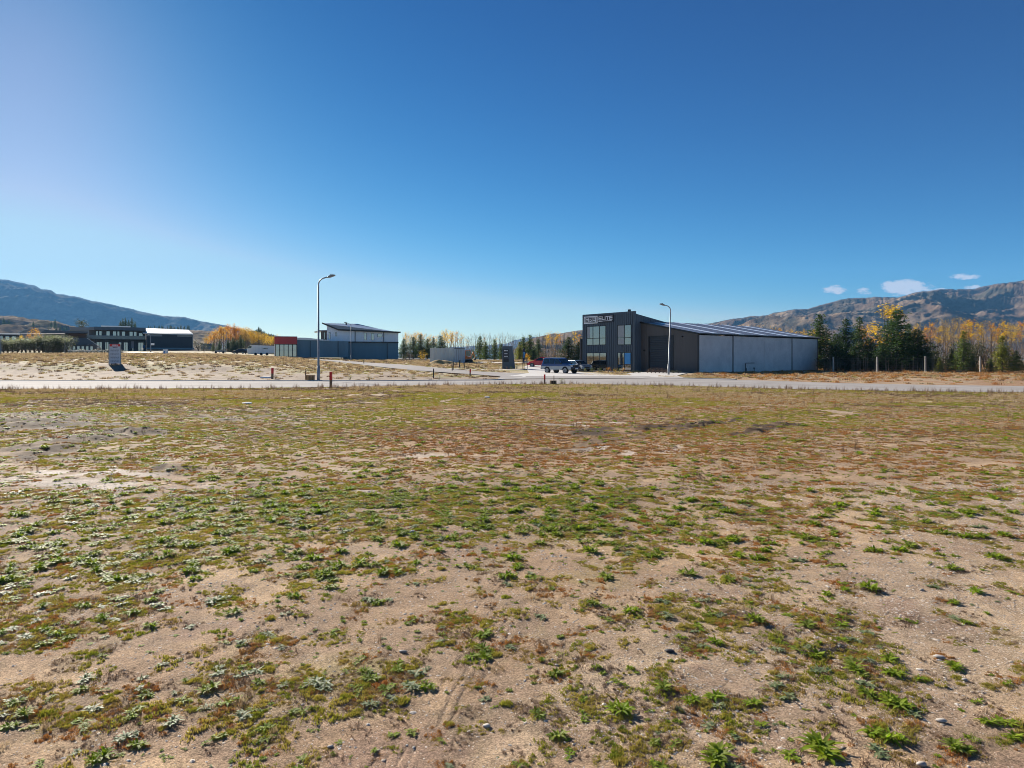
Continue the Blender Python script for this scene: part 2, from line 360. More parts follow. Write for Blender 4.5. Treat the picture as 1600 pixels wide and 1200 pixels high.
def soil_mat(name, sheet=False):
    m, t, p, o = nodes(name)
    at = N(t, 'ShaderNodeAttribute', attribute_name='Col'); tc = N(t, 'ShaderNodeTexCoord')
    geo = N(t, 'ShaderNodeNewGeometry')
    n1 = N(t, 'ShaderNodeTexNoise', Scale=60.0, Detail=5.0, Roughness=.7); n2 = N(t, 'ShaderNodeTexNoise', Scale=7.0, Detail=6.0, Roughness=.65)
    n3 = N(t, 'ShaderNodeTexNoise', Scale=.9, Detail=5.0, Roughness=.6)
    v1 = N(t, 'ShaderNodeTexVoronoi', Scale=150.0); v2 = N(t, 'ShaderNodeTexVoronoi', Scale=38.0)
    for n in (n1, n2, n3, v1, v2): t.links.new(geo.outputs['Position'], n.inputs['Vector'])
    def mr(src, a, b, c, d):
        r = N(t, 'ShaderNodeMapRange'); r.inputs[1].default_value = a; r.inputs[2].default_value = b; r.inputs[3].default_value = c; r.inputs[4].default_value = d
        t.links.new(src, r.inputs[0]); return r.outputs[0]
    def mul(a, b):
        r = N(t, 'ShaderNodeMath', operation='MULTIPLY'); t.links.new(a, r.inputs[0]); t.links.new(b, r.inputs[1]); return r.outputs[0]
    k = mul(mul(mr(n1.outputs[0], .3, .7, .72, 1.28), mr(n2.outputs[0], .3, .7, .8, 1.2)), mr(n3.outputs[0], .3, .7, .88, 1.12))
    # grains: each cell its own tone
    cs = N(t, 'ShaderNodeSeparateColor'); t.links.new(v1.outputs['Color'], cs.inputs[0])
    k = mul(k, mr(cs.outputs[0], 0, 1, .62, 1.42))
    sc = N(t, 'ShaderNodeVectorMath', operation='SCALE'); t.links.new(at.outputs['Color'], sc.inputs[0]); t.links.new(k, sc.inputs['Scale'])
    t.links.new(sc.outputs[0], p.inputs['Base Color'])
    p.inputs['Roughness'].default_value = .95; p.inputs['Specular IOR Level'].default_value = .15
    ha = N(t, 'ShaderNodeMath', operation='ADD'); t.links.new(mr(v1.outputs['Distance'], 0, .7, 1, 0), ha.inputs[0]); t.links.new(mul(n1.outputs[0], n1.outputs[0]), ha.inputs[1])
    b = N(t, 'ShaderNodeBump', Strength=.6, Distance=.003); t.links.new(ha.outputs[0], b.inputs['Height'])
    b2 = N(t, 'ShaderNodeBump', Strength=.5, Distance=.012); t.links.new(n2.outputs[0], b2.inputs['Height']); t.links.new(b.outputs[0], b2.inputs['Normal'])
    t.links.new(b2.outputs[0], p.inputs['Normal'])
    return m
M_soil = soil_mat('soil')

# ------------------------------------------------------------------ the ground sheet
ys = [1.2]
while ys[-1] < 9: ys.append(ys[-1] + max(.009, .0024 * ys[-1] * ys[-1] * .55))
while ys[-1] < 60: ys.append(ys[-1] * 1.0105)
while ys[-1] < 300: ys.append(ys[-1] * 1.018)
while ys[-1] < 8200: ys.append(ys[-1] * 1.08)
ys = np.array(ys)
us = np.concatenate([np.linspace(-4, -.95, 40, endpoint=False), np.linspace(-.95, .95, 720, endpoint=False), np.linspace(.95, 4, 41)])
UU, YY = np.meshgrid(us, ys); XX = np.clip(UU * YY, -9300, 9300)
m = field_masks(XX, YY)
cov = cover_at(XX, YY, m)
Z = ground(XX, YY)
ne = near_edge(UU); fe = far_edge(UU)
infield = 1 - sstep(-1.0, .2, YY - ne)
rel = relief(XX, YY, m)
trk = track_mask(XX, YY)
onroad = sstep(-.2, .2, YY - ne) * (1 - sstep(-.3, .3, YY - fe))
ZZ = Z + rel * infield * (1 - .7 * trk * 0) - .005 * trk * infield
back = sstep(.2, 2.5, YY - fe)
ZZ = ZZ + back * (fbm(XX / 3, YY / 3, 21, 4) - .5) * .16 * (1 - sstep(80, 200, YY) * .5) * sstep(0, 10, YY - fe)
ZZ = ZZ - .10 * onroad
# colours (albedo)
def C3(*c): return np.array(c)[None, None, :]
def mixc(a, b, t): return a * (1 - t[..., None]) + b * t[..., None]
sand = C3(.41, .285, .17)
sand2 = C3(.29, .195, .12); grav = C3(.39, .305, .215); pale = C3(.50, .44, .38)
c = mixc(sand + 0 * XX[..., None], sand2, sstep(.38, .6, fbm(XX / .9, YY / .9, 31, 5, .6)))
c = mixc(c, grav, m['grav'] * .6)
c = mixc(c, C3(.27, .19, .125), .8 * sstep(.48, .7, fbm(XX / .3, YY / .3, 33, 4)))
c = mixc(c, C3(.24, .155, .11), .6 * sstep(.56, .72, fbm(XX / .55, YY / .55, 34, 5, .6)))
dist = sstep(7, 20, YY)
c = mixc(c, C3(.34, .26, .185), dist * .6)
mossg = mixc(C3(.24, .19, .09) + 0 * c, C3(.31, .24, .13), sstep(.3, .7, fbm(XX / .6, YY / .6, 35, 4)))
mossr = mixc(C3(.26, .125, .05) + 0 * c, C3(.32, .19, .08), sstep(.3, .7, fbm(XX / .5, YY / .5, 36, 4)))
mossb = C3(.22, .17, .10)
cc_ = mixc(mossg, mossb + 0 * c, sstep(.4, .6, fbm(XX / .8, YY / .8, 37, 4)))
cc_ = mixc(cc_, mossr, np.clip(m['red'] * 1.0, 0, 1) * sstep(.15, .5, fbm(XX / .7, YY / .7, 38, 4)))
cc_ = mixc(cc_, C3(.33, .29, .10) + 0 * c, m['yel'] * .7)
c = mixc(c, cc_, cov * (.36 + .36 * dist))
c = mixc(c, C3(.31, .27, .08) + 0 * c, m['yel'] * .35 * sstep(.35, .6, fbm(XX / .35, YY / .35, 39, 4)))
c = mixc(c, pale + 0 * c, np.clip(m['pale'] * sstep(.3, .55, fbm(XX / .5, YY / 1.2, 40, 4)) * 1.1, 0, 1))
c = mixc(c, C3(.055, .033, .019) + 0 * c, np.clip(m['dark'] * sstep(.2, .55, fbm(XX / .9, YY / .9, 41, 4)) * 1.7, 0, .95))
c = mixc(c, C3(.26, .19, .13) + 0 * c, trk * .35)
# beyond the road: bare bank, straw and dry grass
b1 = fbm(XX / 2.2, YY / 4.5, 42, 4); b2_ = fbm(XX / .8, YY / 1.6, 43, 4)
bank = mixc(C3(.255, .195, .14) + 0 * c, C3(.18, .13, .09), sstep(.5, .65, b2_))
grassl = mixc(C3(.38, .31, .20) + 0 * c, C3(.27, .235, .11), sstep(.4, .6, b1))
gmask = grass_line(XX, YY, b1)
back_c = mixc(bank, grassl, gmask)
rightz = sstep(.12, .3, UU)
back_c = mixc(back_c, mixc(C3(.34, .25, .16) + 0 * c, C3(.30, .18, .10), sstep(.4, .6, b1)), rightz * .9)
c = mixc(c, back_c, sstep(-.2, .2, YY - (ne + fe) / 2))
far_ = sstep(260, 700, YY)
c = mixc(c, C3(.20, .17, .10) + 0 * c, far_)
edge = np.exp(-((YY - ne + .5) / .9) ** 2) * sstep(.3, .55, fbm(XX / 1.2, YY / .8, 47, 4)); c = mixc(c, C3(.47, .40, .32) + 0 * c, edge * .8)
c = np.clip(c, .02, .7)
V = np.stack([XX, YY, ZZ], -1).reshape(-1, 3)
me = mesh_np('ground', V, grid_faces(len(ys), len(us)))
set_col(me, c.reshape(-1, 3)); me.materials.append(M_soil)
g_ob = tag(link(bpy.data.objects.new('ground', me)), kind='structure')

# the plain that goes on behind and to the sides of the camera
V = []; 
xs_ = np.array([-9000, -3000, -600, -100, -8, 8, 100, 600, 3000, 9000.]); yy_ = np.array([-9000, -2500, -400, -60, -8, 1.5, 60, 600, 3000, 9000.])
PX, PY = np.meshgrid(xs_, yy_)
me = mesh_np('plain', np.stack([PX, PY, np.full_like(PX, -.45) + .41 * (PY < 2) * 1.0], -1).reshape(-1, 3), grid_faces(10, 10))
set_col(me, np.tile(np.array([[.30, .24, .15]]), (100, 1))); me.materials.append(M_soil)
tag(link(bpy.data.objects.new('plain', me)), kind='structure')

# ------------------------------------------------------------------ roads
M_road = mat('asphalt', (.32, .30, .285), .9, var=.18, scale=.35, bump=.004, bscale=70, spec=.06)
M_conc = mat('concrete', (.50, .48, .45), .75, var=.08, scale=2.0)
M_path = mat('pale_gravel', (.46, .41, .35), .85, var=.14, scale=2.5, bump=.01, bscale=30)
uu = np.linspace(-1.5, 2.2, 260); vv = np.linspace(0, 1, 14)
A, B = np.meshgrid(uu, vv); yy = near_edge(A) * (1 - B) + far_edge(A) * B
zz = ground(A * yy, yy) + .005 + .05 * np.sin(np.pi * B) * .6
me = mesh_np('road', np.stack([A * yy, yy, zz], -1).reshape(-1, 3), grid_faces(14, 260)); me.materials.append(M_road)
tag(link(bpy.data.objects.new('road', me)), kind='structure')

def strip(name, pts, widths, mat_, lift=.03, n=60, kind='structure', across=5, thick=0):
    """a sheet of varying width along a centre line, laid on the terrain"""
    P = np.array([(p[0], p[1]) for p in pts], float); d = np.r_[0, np.cumsum(np.hypot(*np.diff(P, axis=0).T))]
    s = np.linspace(0, d[-1], n)
    # smooth the line
    x = np.interp(s, d, P[:, 0]); y = np.interp(s, d, P[:, 1]); ww = np.interp(s, d, widths)
    for _ in range(6):
        x[1:-1] = (x[:-2] + 2 * x[1:-1] + x[2:]) / 4; y[1:-1] = (y[:-2] + 2 * y[1:-1] + y[2:]) / 4
    tx, ty = np.gradient(x), np.gradient(y); L = np.hypot(tx, ty); nx, ny = -ty / L, tx / L
    k = np.linspace(-.5, .5, across)
    X = x[:, None] + nx[:, None] * ww[:, None] * k; Y = y[:, None] + ny[:, None] * ww[:, None] * k
    Zs = ground(X, Y) + lift
    if thick:
        X = np.concatenate([X[:, :1], X, X[:, -1:]], 1); Y = np.concatenate([Y[:, :1], Y, Y[:, -1:]], 1)
        Zs = np.concatenate([Zs[:, :1] - thick, Zs, Zs[:, -1:] - thick], 1); across += 2
    me = mesh_np(name, np.stack([X, Y, Zs], -1).reshape(-1, 3), grid_faces(n, across), smooth=False); me.materials.append(mat_)
    return tag(link(bpy.data.objects.new(name, me)), kind=kind)
def PXD(px, D): return ((px - 800) / F * D, D)
# side road running back to the left past the container
strip('side_road', [PXD(900, 60), PXD(860, 68), PXD(790, 75), PXD(700, 83), PXD(650, 92), PXD(590, 112), PXD(540, 132), PXD(500, 142)], [14, 10, 8, 7.5, 7, 6, 5, 4.5], M_road, .06)
strip('driveway', [PXD(905, 66), PXD(880, 80), PXD(858, 92), PXD(850, 100), PXD(870, 112)], [14, 8, 6, 6, 9], M_conc, .075)
strip('apron', [PXD(1000, 63), PXD(1012, 72), PXD(1026, 82), PXD(1035, 89)], [8, 6, 6.5, 7], M_conc, .055)
strip('footpath', [PXD(700, 92), PXD(760, 90.5), PXD(812, 92), PXD(845, 92)], [1.6, 1.6, 1.6, 1.6], M_path, .05)
strip('gravel_track', [PXD(740, 128), PXD(780, 122), PXD(840, 122)], [5, 5, 5], M_path, .05, n=20)
strip('far_driveway', [PXD(188, 195), PXD(205, 182), PXD(240, 164), PXD(300, 150)], [9, 7, 3.5, 2.5], M_conc, .12, n=40)
strip('field_track', [PXD(-60, 116), PXD(100, 114), PXD(240, 118)], [3, 3, 3], M_path, .04, n=30)
# kerbs along the far edge of the road and round both corners
kb = [( (p[0] - 800) / F * p[1], p[1]) for p in FAR]
kb_l = [PXD(px, float(far_edge((px - 800) / F)) + .1) for px in (-400, -100, 100, 300, 500, 600, 700, 760)] + [PXD(800, 60), PXD(822, 64), PXD(815, 67.5), PXD(780, 70.5), PXD(740, 73)]
strip('kerb', kb_l, [.3] * len(kb_l), M_conc, .07, n=160, across=2, thick=.12)
kb_r = [PXD(1010, 67), PXD(1040, 64.2)] + [PXD(px, float(far_edge((px - 800) / F)) + .1) for px in (1075, 1090, 1110, 1130, 1150)]
strip('kerb', kb_r, [.3] * len(kb_r), M_conc, .07, n=110, across=2, thick=.12)
# grass verge between the road and the office
M_verge = None

# ------------------------------------------------------------------ hills
def hill_mat(name, cols, scale):
    m, t, p, o = nodes(name)
    at = N(t, 'ShaderNodeAttribute', attribute_name='Col'); geo = N(t, 'ShaderNodeNewGeometry')
    n = N(t, 'ShaderNodeTexNoise', Scale=scale, Detail=8.0, Roughness=.7); t.links.new(geo.outputs['Position'], n.inputs[0])
    r = N(t, 'ShaderNodeMapRange'); r.inputs[1].default_value = .35; r.inputs[2].default_value = .65; r.inputs[3].default_value = .65; r.inputs[4].default_value = 1.35
    t.links.new(n.outputs[0], r.inputs[0]); sc = N(t, 'ShaderNodeVectorMath', operation='SCALE'); t.links.new(at.outputs['Color'], sc.inputs[0]); t.links.new(r.outputs[0], sc.inputs['Scale'])
    t.links.new(sc.outputs[0], p.inputs['Base Color']); p.inputs['Roughness'].default_value = 1; p.inputs['Specular IOR Level'].default_value = 0
    b = N(t, 'ShaderNodeBump', Strength=1.0, Distance=12.0); t.links.new(n.outputs[0], b.inputs['Height']); t.links.new(b.outputs[0], p.inputs['Normal'])
    return m
M_hill = hill_mat('tussock', None, .02)
def range_(name, sil, Yf, Yr, px0, px1, amp, sxy, seed, base, lit, darkc, n=520, nd=150, p=1.0, jag=2.0, jagw=9.0, back=.18, zb=0.0):
    """a range of hills with the given skyline (photo column, photo row) seen at distance Yr"""
    u = np.linspace((px0 - 800) / F, (px1 - 800) / F, n); d = np.concatenate([np.linspace(0, 1, nd), np.linspace(1.02, 1 + back * 2, 10)])
    U, D_ = np.meshgrid(u, d); Y = Yf + (Yr - Yf) * D_; X = U * Y
    px = 800 + F * U
    row = np.interp(px, [q[0] for q in sil], [q[1] for q in sil])
    jg = (fbm(px / jagw, px * 0 + seed, seed, 4) - .5) * jag
    tn = np.maximum((HY - row - jg) / F, -.001)
    top = tn * Yr
    prof = np.where(D_ <= 1, (.12 + .88 * D_ ** p) * np.minimum(D_ * 6, 1), 1 - (D_ - 1) * 1.6)
    z = top * prof
    env = np.clip(D_ * (1.0 - D_) * 4, 0, 1)
    wxx = X + (fbm(X / sxy / 1.5, Y / sxy / 1.5, seed + 40, 3) - .5) * sxy * 1.4
    rg = ridged((wxx + Y * .55) / sxy, (Y - X * .3) / sxy * .8, seed, 8, .53)
    z = z + (rg - .38) * amp * env * np.clip(top / np.max(top), .15, 1) ** .7
    lim = tn * Y * .985
    z = np.where(D_ < .999, np.minimum(z, lim + 0 * z), z) + zb
    me = mesh_np(name, np.stack([X, Y, z + H0], -1).reshape(-1, 3), grid_faces(len(d), n))
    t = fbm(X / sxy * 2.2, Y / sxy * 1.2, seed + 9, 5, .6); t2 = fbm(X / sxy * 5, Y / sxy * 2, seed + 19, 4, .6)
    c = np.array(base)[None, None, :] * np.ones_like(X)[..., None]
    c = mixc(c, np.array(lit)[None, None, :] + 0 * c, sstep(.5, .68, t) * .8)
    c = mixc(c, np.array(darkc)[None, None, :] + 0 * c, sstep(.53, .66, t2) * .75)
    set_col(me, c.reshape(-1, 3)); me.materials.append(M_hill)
    return tag(link(bpy.data.objects.new(name, me)), kind='structure')
SIL_L = [(-700, 470), (-400, 440), (-150, 434), (0, 437), (12, 437), (25, 440), (40, 443), (55, 446), (65, 452), (80, 453.5), (88, 459), (100, 460), (125, 465), (150, 471), (185, 478), (210, 484), (235, 490), (260, 494), (290, 495.5), (310, 501), (340, 506), (360, 511), (378, 515), (400, 519), (430, 524), (470, 532), (520, 545), (560, 556)]
SIL_R = [(1000, 530), (1050, 518), (1085, 510), (1105, 505), (1120, 503), (1140, 499), (1160, 496), (1172, 494), (1182, 493.5), (1200, 492), (1208, 488.5), (1225, 486), (1240, 484), (1262, 483), (1275, 479), (1290, 474), (1300, 472), (1312, 469), (1325, 466), (1350, 464.5), (1362, 465), (1375, 463.5), (1395, 465), (1410, 463), (1425, 459), (1440, 455), (1480, 452), (1520, 451), (1540, 447), (1560, 443), (1580, 441), (1600, 438), (1700, 425), (1900, 415), (2200, 430), (2600, 470)]
SIL_M = [(560, 556), (640, 549), (690, 544), (730, 541), (760, 540), (790, 537), (805, 531), (820, 528), (835, 526), (850, 528), (868, 529), (885, 527), (905, 524), (960, 520), (1060, 514), (1150, 520), (1250, 545), (1300, 556)]
SIL_B = [(780, 560), (800, 548), (815, 538), (830, 530), (845, 525), (860, 522), (880, 520), (900, 517), (960, 512), (1050, 508), (1150, 515), (1250, 530), (1330, 545), (1500, 556)]
range_('mountain', SIL_L, 4300, 7600, -700, 560, 420, 900, 101, (.15, .14, .12), (.25, .22, .18), (.08, .085, .07), n=420)
range_('mountain', SIL_R, 1900, 4300, 1000, 2600, 330, 700, 131, (.15, .105, .075), (.29, .215, .14), (.045, .05, .04), n=900, nd=260, jag=3.0)
range_('distant_hills', SIL_M, 7000, 8300, 560, 1300, 60, 700, 161, (.14, .13, .12), (.2, .18, .15), (.07, .08, .07), n=200, nd=40, back=.05)
range_('brown_hill', SIL_B, 1500, 2600, 780, 1500, 110, 260, 171, (.22, .165, .12), (.32, .25, .17), (.10, .09, .07), n=220, nd=80)
SIL_F = [(-500, 500), (-100, 492), (0, 493.5), (20, 493), (45, 498), (70, 500), (90, 502), (110, 509), (125, 512), (150, 514), (200, 514), (260, 515), (300, 516), (330, 517), (360, 520), (400, 524), (440, 532), (480, 545), (520, 555)]
range_('foothill', SIL_F, 900, 1700, -500, 520, 45, 170, 181, (.26, .21, .155), (.36, .30, .21), (.09, .09, .06), n=360, nd=110)
SIL_W = [(330, 552), (370, 530), (388, 518), (400, 516), (415, 521), (430, 529), (445, 538), (470, 549), (500, 556)]
range_('wooded_spur', SIL_W, 520, 760, 330, 500, 6, 60, 191, (.07, .07, .05), (.11, .09, .06), (.04, .05, .035), n=80, nd=40)

# ------------------------------------------------------------------ haze
hz = MB().box(-9600, 9600, -9300, 9400, -2.0, 1250).build('haze', None)
tag(hz, kind='stuff')
mh = bpy.data.materials.new('haze'); mh.use_nodes = True; t = mh.node_tree; t.nodes.clear()
o_ = t.nodes.new('ShaderNodeOutputMaterial'); pv = t.nodes.new('ShaderNodeVolumePrincipled')
pv.inputs['Color'].default_value = (.19, .52, 1, 1); pv.inputs['Density'].default_value = 0.66e-4; pv.inputs['Anisotropy'].default_value = .0
t.links.new(pv.outputs[0], o_.inputs['Volume']); hz.data.materials.append(mh)

# ------------------------------------------------------------------ scattering
def scatter(name, pts, rot, scl, idx, variants, label=None):
    """ONE 'stuff' object: points on which geometry nodes set small plants or stones"""
    vc = bpy.data.collections.new(name + '_kinds')
    for i, v in enumerate(variants):
        o = bpy.data.objects.new('%s_kind_%02d' % (name, i), v); vc.objects.link(o)
    me = bpy.data.meshes.new(name); n = len(pts)
    me.vertices.add(n); me.vertices.foreach_set('co', np.ascontiguousarray(pts, dtype=np.float32).ravel())
    for nm, ty, arr in (('srot', 'FLOAT', rot), ('sscl', 'FLOAT', scl), ('sidx', 'INT', idx)):
        a = me.attributes.new(nm, ty, 'POINT'); a.data.foreach_set('value', np.ascontiguousarray(arr, dtype=np.int32 if ty == 'INT' else np.float32))
    ob = link(bpy.data.objects.new(name, me)); tag(ob, label, None, None, 'stuff')
    ng = bpy.data.node_groups.new(name, 'GeometryNodeTree')
    ng.interface.new_socket('Geometry', in_out='INPUT', socket_type='NodeSocketGeometry'); ng.interface.new_socket('Geometry', in_out='OUTPUT', socket_type='NodeSocketGeometry')
    gi = ng.nodes.new('NodeGroupInput'); go = ng.nodes.new('NodeGroupOutput')
    ip = ng.nodes.new('GeometryNodeInstanceOnPoints'); ci = ng.nodes.new('GeometryNodeCollectionInfo')
    ci.inputs['Collection'].default_value = vc; ci.inputs['Separate Children'].default_value = True; ci.inputs['Reset Children'].default_value = True
    mp = ng.nodes.new('GeometryNodeMeshToPoints')
    def att(nm, ty):
        a = ng.nodes.new('GeometryNodeInputNamedAttribute'); a.data_type = ty; a.inputs['Name'].default_value = nm; return a.outputs['Attribute']
    cx = ng.nodes.new('ShaderNodeCombineXYZ'); ng.links.new(att('srot', 'FLOAT'), cx.inputs[2])
    er = ng.nodes.new('FunctionNodeEulerToRotation'); ng.links.new(cx.outputs[0], er.inputs[0])
    ng.links.new(gi.outputs[0], mp.inputs[0]); ng.links.new(mp.outputs[0], ip.inputs['Points'])
    ng.links.new(ci.outputs[0], ip.inputs['Instance']); ip.inputs['Pick Instance'].default_value = True
    ng.links.new(att('sidx', 'INT'), ip.inputs['Instance Index']); ng.links.new(er.outputs[0], ip.inputs['Rotation'])
    sc3 = ng.nodes.new('ShaderNodeCombineXYZ')
    for k in range(3): ng.links.new(att('sscl', 'FLOAT'), sc3.inputs[k])
    ng.links.new(sc3.outputs[0], ip.inputs['Scale'])
    ng.links.new(ip.outputs[0], go.inputs[0])
    md = ob.modifiers.new('scatter', 'NODES'); md.node_group = ng
    return ob

M_rosette = leaf_mat('rosette_leaf', [(.13, .22, .015), (.20, .29, .025), (.27, .32, .03), (.12, .18, .02), (.30, .32, .09), (.20, .27, .02)], rough=.6, trans=.40, spec=.15)
M_grey = leaf_mat('grey_leaf', [(.15, .20, .09), (.21, .25, .13), (.18, .22, .10), (.27, .29, .19)], rough=.6, trans=.2, spec=.2)
M_moss = leaf_mat('moss_leaf', [(.14, .19, .025), (.21, .22, .04), (.30, .25, .07), (.36, .27, .10), (.28, .22, .09)], rough=.7, trans=.3, spec=.2)
M_yelm = leaf_mat('yellow_moss', [(.28, .235, .06), (.34, .265, .09), (.30, .22, .08), (.22, .19, .06)], rough=.7, trans=.3, spec=.2, tint=(1.35, 1.2, .95))
M_red = leaf_mat('rusty_leaf', [(.34, .14, .045), (.42, .20, .065), (.45, .25, .09), (.30, .18, .08), (.36, .26, .10)], rough=.8, trans=.2, spec=.1, tint=(1.35, 1.2, .95))
M_dry = leaf_mat('dead_stem', [(.19, .12, .08), (.27, .19, .13), (.13, .085, .065), (.36, .29, .20)], rough=.85, trans=.15, spec=.1, tint=(1.35, 1.2, .95))
M_straw = leaf_mat('straw', [(.45, .365, .235), (.36, .28, .175), (.54, .455, .33), (.30, .255, .14)], rough=.8, trans=.3, spec=.15, tint=(1.35, 1.2, .95))
M_olive = leaf_mat('olive_grass', [(.25, .225, .085), (.33, .275, .12), (.21, .195, .07), (.38, .31, .15)], rough=.8, trans=.3, spec=.15, tint=(1.4, 1.35, .85))

def leaf_strip(V, Fc, base, ang, L, w, lift, droop, r, fold=.25, seg=4):
    """one lance-shaped leaf, arched, with a fold along the midrib"""
    o = len(V); ca, sa = math.cos(ang), math.sin(ang); x = 0; z = 0; sl = lift
    for i in range(seg + 1):
        t = i / seg
        wd = w * (math.sin(math.pi * (.10 + .86 * t ** .85)) ** .8) * .5
        if i == seg: wd = w * .03
        cx_, cy_ = base[0] + ca * x, base[1] + sa * x
        for sgn in (-1, 0, 1):
            V.append((cx_ - sa * wd * sgn, cy_ + ca * wd * sgn, base[2] + z + abs(sgn) * wd * fold))
        st = L / seg; x += st * math.cos(sl); z += st * math.sin(sl); sl -= droop / seg
    for i in range(seg):
        a = o + i * 3
        Fc += [(a, a + 1, a + 4, a + 3), (a + 1, a + 2, a + 5, a + 4)]
def rosette_mesh(name, mat_, n, L, w, seed, mound=.5):
    r = random.Random(seed); V = []; Fc = []; sh = [(0, 0), (r.uniform(.02, .055), r.uniform(-.04, .04)), (r.uniform(-.055, -.02), r.uniform(-.05, .05))]
    for k in range(n):
        inner = k / n
        ang = k * 2.399 + r.uniform(-.3, .3)
        lift = R(8 + 55 * inner * mound + r.uniform(-6, 14)); ln = L * r.uniform(.65, 1.15) * (1 - .35 * inner)
        bx, by = sh[k % len(sh)]; ln *= .62 + .38 * (k % len(sh) == 0)
        leaf_strip(V, Fc, (bx + r.uniform(-.006, .006), by + r.uniform(-.006, .006), .002 + .004 * inner), ang, ln, w * r.uniform(.7, 1.3), lift, R(r.uniform(15, 80)), r)
    me = mesh_np(name, np.array(V), np.array(Fc)); me.materials.append(mat_); return me
def blades_mesh(name, mat_, n, rad, h, w, seed, lean=.5, clump=1.0, lobes=5, tight=1.0):
    """a patch of fine blades: moss, creeping weeds or grass"""
    r = random.Random(seed); V = []; Fc = []
    lob = [(r.uniform(-.5, .5) * rad, r.uniform(-.5, .5) * rad, r.uniform(.35, .75) * rad * tight) for _ in range(5)]
    if lobes > 5: lob = [(r.gauss(0, .5) * rad, r.gauss(0, .5) * rad, r.uniform(.12, .34) * rad) for _ in range(lobes)]
    for k in range(n):
        cx_, cy_, cr = lob[int(len(lob) * r.random() ** 1.4)]; q = r.random() ** .5 * cr; a = r.uniform(0, 6.283)
        bx, by = cx_ + q * math.cos(a) * clump, cy_ + q * math.sin(a) * clump
        hh = h * r.uniform(.45, 1.15) * (1 - .5 * (q / cr) ** 2); a = r.uniform(0, 6.283); le = r.uniform(.1, 1) * lean * hh
        wd = w * r.uniform(.6, 1.3); pa = a + r.uniform(.8, 2.2)
        dx, dy = math.cos(pa) * wd / 2, math.sin(pa) * wd / 2; o = len(V)
        mx_, my_ = bx + math.cos(a) * le * .35, by + math.sin(a) * le * .35
        V += [(bx - dx, by - dy, -.004), (bx + dx, by + dy, -.004), (mx_ + dx, my_ + dy, hh * .6), (mx_ - dx, my_ - dy, hh * .6), (bx + math.cos(a) * le + dx * .2, by + math.sin(a) * le, hh), (bx + math.cos(a) * le - dx * .2, by + math.sin(a) * le, hh)]
        Fc += [(o, o + 1, o + 2, o + 3), (o + 3, o + 2, o + 4, o + 5)]
    me = mesh_np(name, np.array(V), np.array(Fc), smooth=False); me.materials.append(mat_); return me
def stone_mesh(name, mat_, seed, sub=1):
    bm = bmesh.new(); bmesh.ops.create_icosphere(bm, subdivisions=sub, radius=.5); r = random.Random(seed)
    ax = (r.uniform(.8, 1.2), r.uniform(.6, .95), r.uniform(.35, .6))
    for v in bm.verts:
        k = r.uniform(.82, 1.12); v.co = Vector((v.co.x * ax[0] * k, v.co.y * ax[1] * k, v.co.z * ax[2] * k + .1))
    me = bpy.data.meshes.new(name); bm.to_mesh(me); bm.free(); me.materials.append(mat_)
    me.polygons.foreach_set('use_smooth', [sub > 1] * len(me.polygons)); return me
M_stone = leaf_mat('stone', [(.22, .18, .14), (.42, .34, .25), (.55, .45, .33), (.34, .31, .28), (.66, .60, .52), (.48, .34, .21)], rough=.8, trans=0, spec=.3)
M_pale = leaf_mat('pale_stone', [(.42, .37, .32), (.48, .43, .37), (.34, .31, .28)], rough=.75, trans=0, spec=.3)

V_ros = [rosette_mesh('weed_rosette', M_rosette, 40, .095, .015, 1, .6), rosette_mesh('weed_rosette', M_rosette, 32, .08, .013, 2, .35), rosette_mesh('weed_rosette', M_rosette, 48, .105, .015, 3, .9),
         rosette_mesh('weed_rosette', M_rosette, 28, .085, .016, 4, .25), rosette_mesh('weed_rosette', M_grey, 30, .085, .014, 5, .3), rosette_mesh('weed_rosette', M_grey, 36, .09, .013, 6, .6)]
V_moss = [blades_mesh('moss', M_moss, 460, .17, .026, .007, 11, lobes=11), blades_mesh('moss', M_moss, 420, .20, .034, .008, 12, lobes=15), blades_mesh('moss', M_moss, 300, .12, .040, .008, 13)]
V_yel = [blades_mesh('moss', M_yelm, 320, .19, .018, .007, 14, lobes=12), blades_mesh('moss', M_yelm, 320, .15, .030, .007, 15, lobes=9)]
V_red = [blades_mesh('moss', M_red, 320, .18, .026, .006, 16, lobes=13), blades_mesh('moss', M_red, 320, .16, .045, .006, 17, lobes=10)]
V_dry = [blades_mesh('stems', M_dry, 170, .18, .035, .004, 18, 1.8, lobes=12), blades_mesh('stems', M_dry, 190, .14, .026, .004, 19, 2.4, lobes=9)]
V_straw = [blades_mesh('straw', M_straw, 110, .20, .075, .005, 20, .9, lobes=10), blades_mesh('straw', M_straw, 90, .14, .13, .004, 21, .8, lobes=7), blades_mesh('straw', M_dry, 30, .09, .26, .0035, 22, .3)]
V_stone = [stone_mesh('stone', M_stone, i) for i in range(5)]

def rand_field(n, y0, y1, umax=.88, bias=1.0):
    """points spread over the seen wedge of field, density ~ 1/Y^bias"""
    t = rng.random(n)
    if bias == 1.0: y = y0 + (y1 - y0) * t       # area density falls as 1/Y
    elif bias == 0: y = np.sqrt(y0 ** 2 + (y1 ** 2 - y0 ** 2) * t)
    else: y = y0 * (y1 / y0) ** t
    u = rng.uniform(-umax, umax, n)
    return u * y, y
def ground_z(x, y, m=None):
    if m is None: m = field_masks(x, y)
    return ground(x, y) + relief(x, y, m)
def infield_mask(x, y): return y < near_edge(x / y) - .25

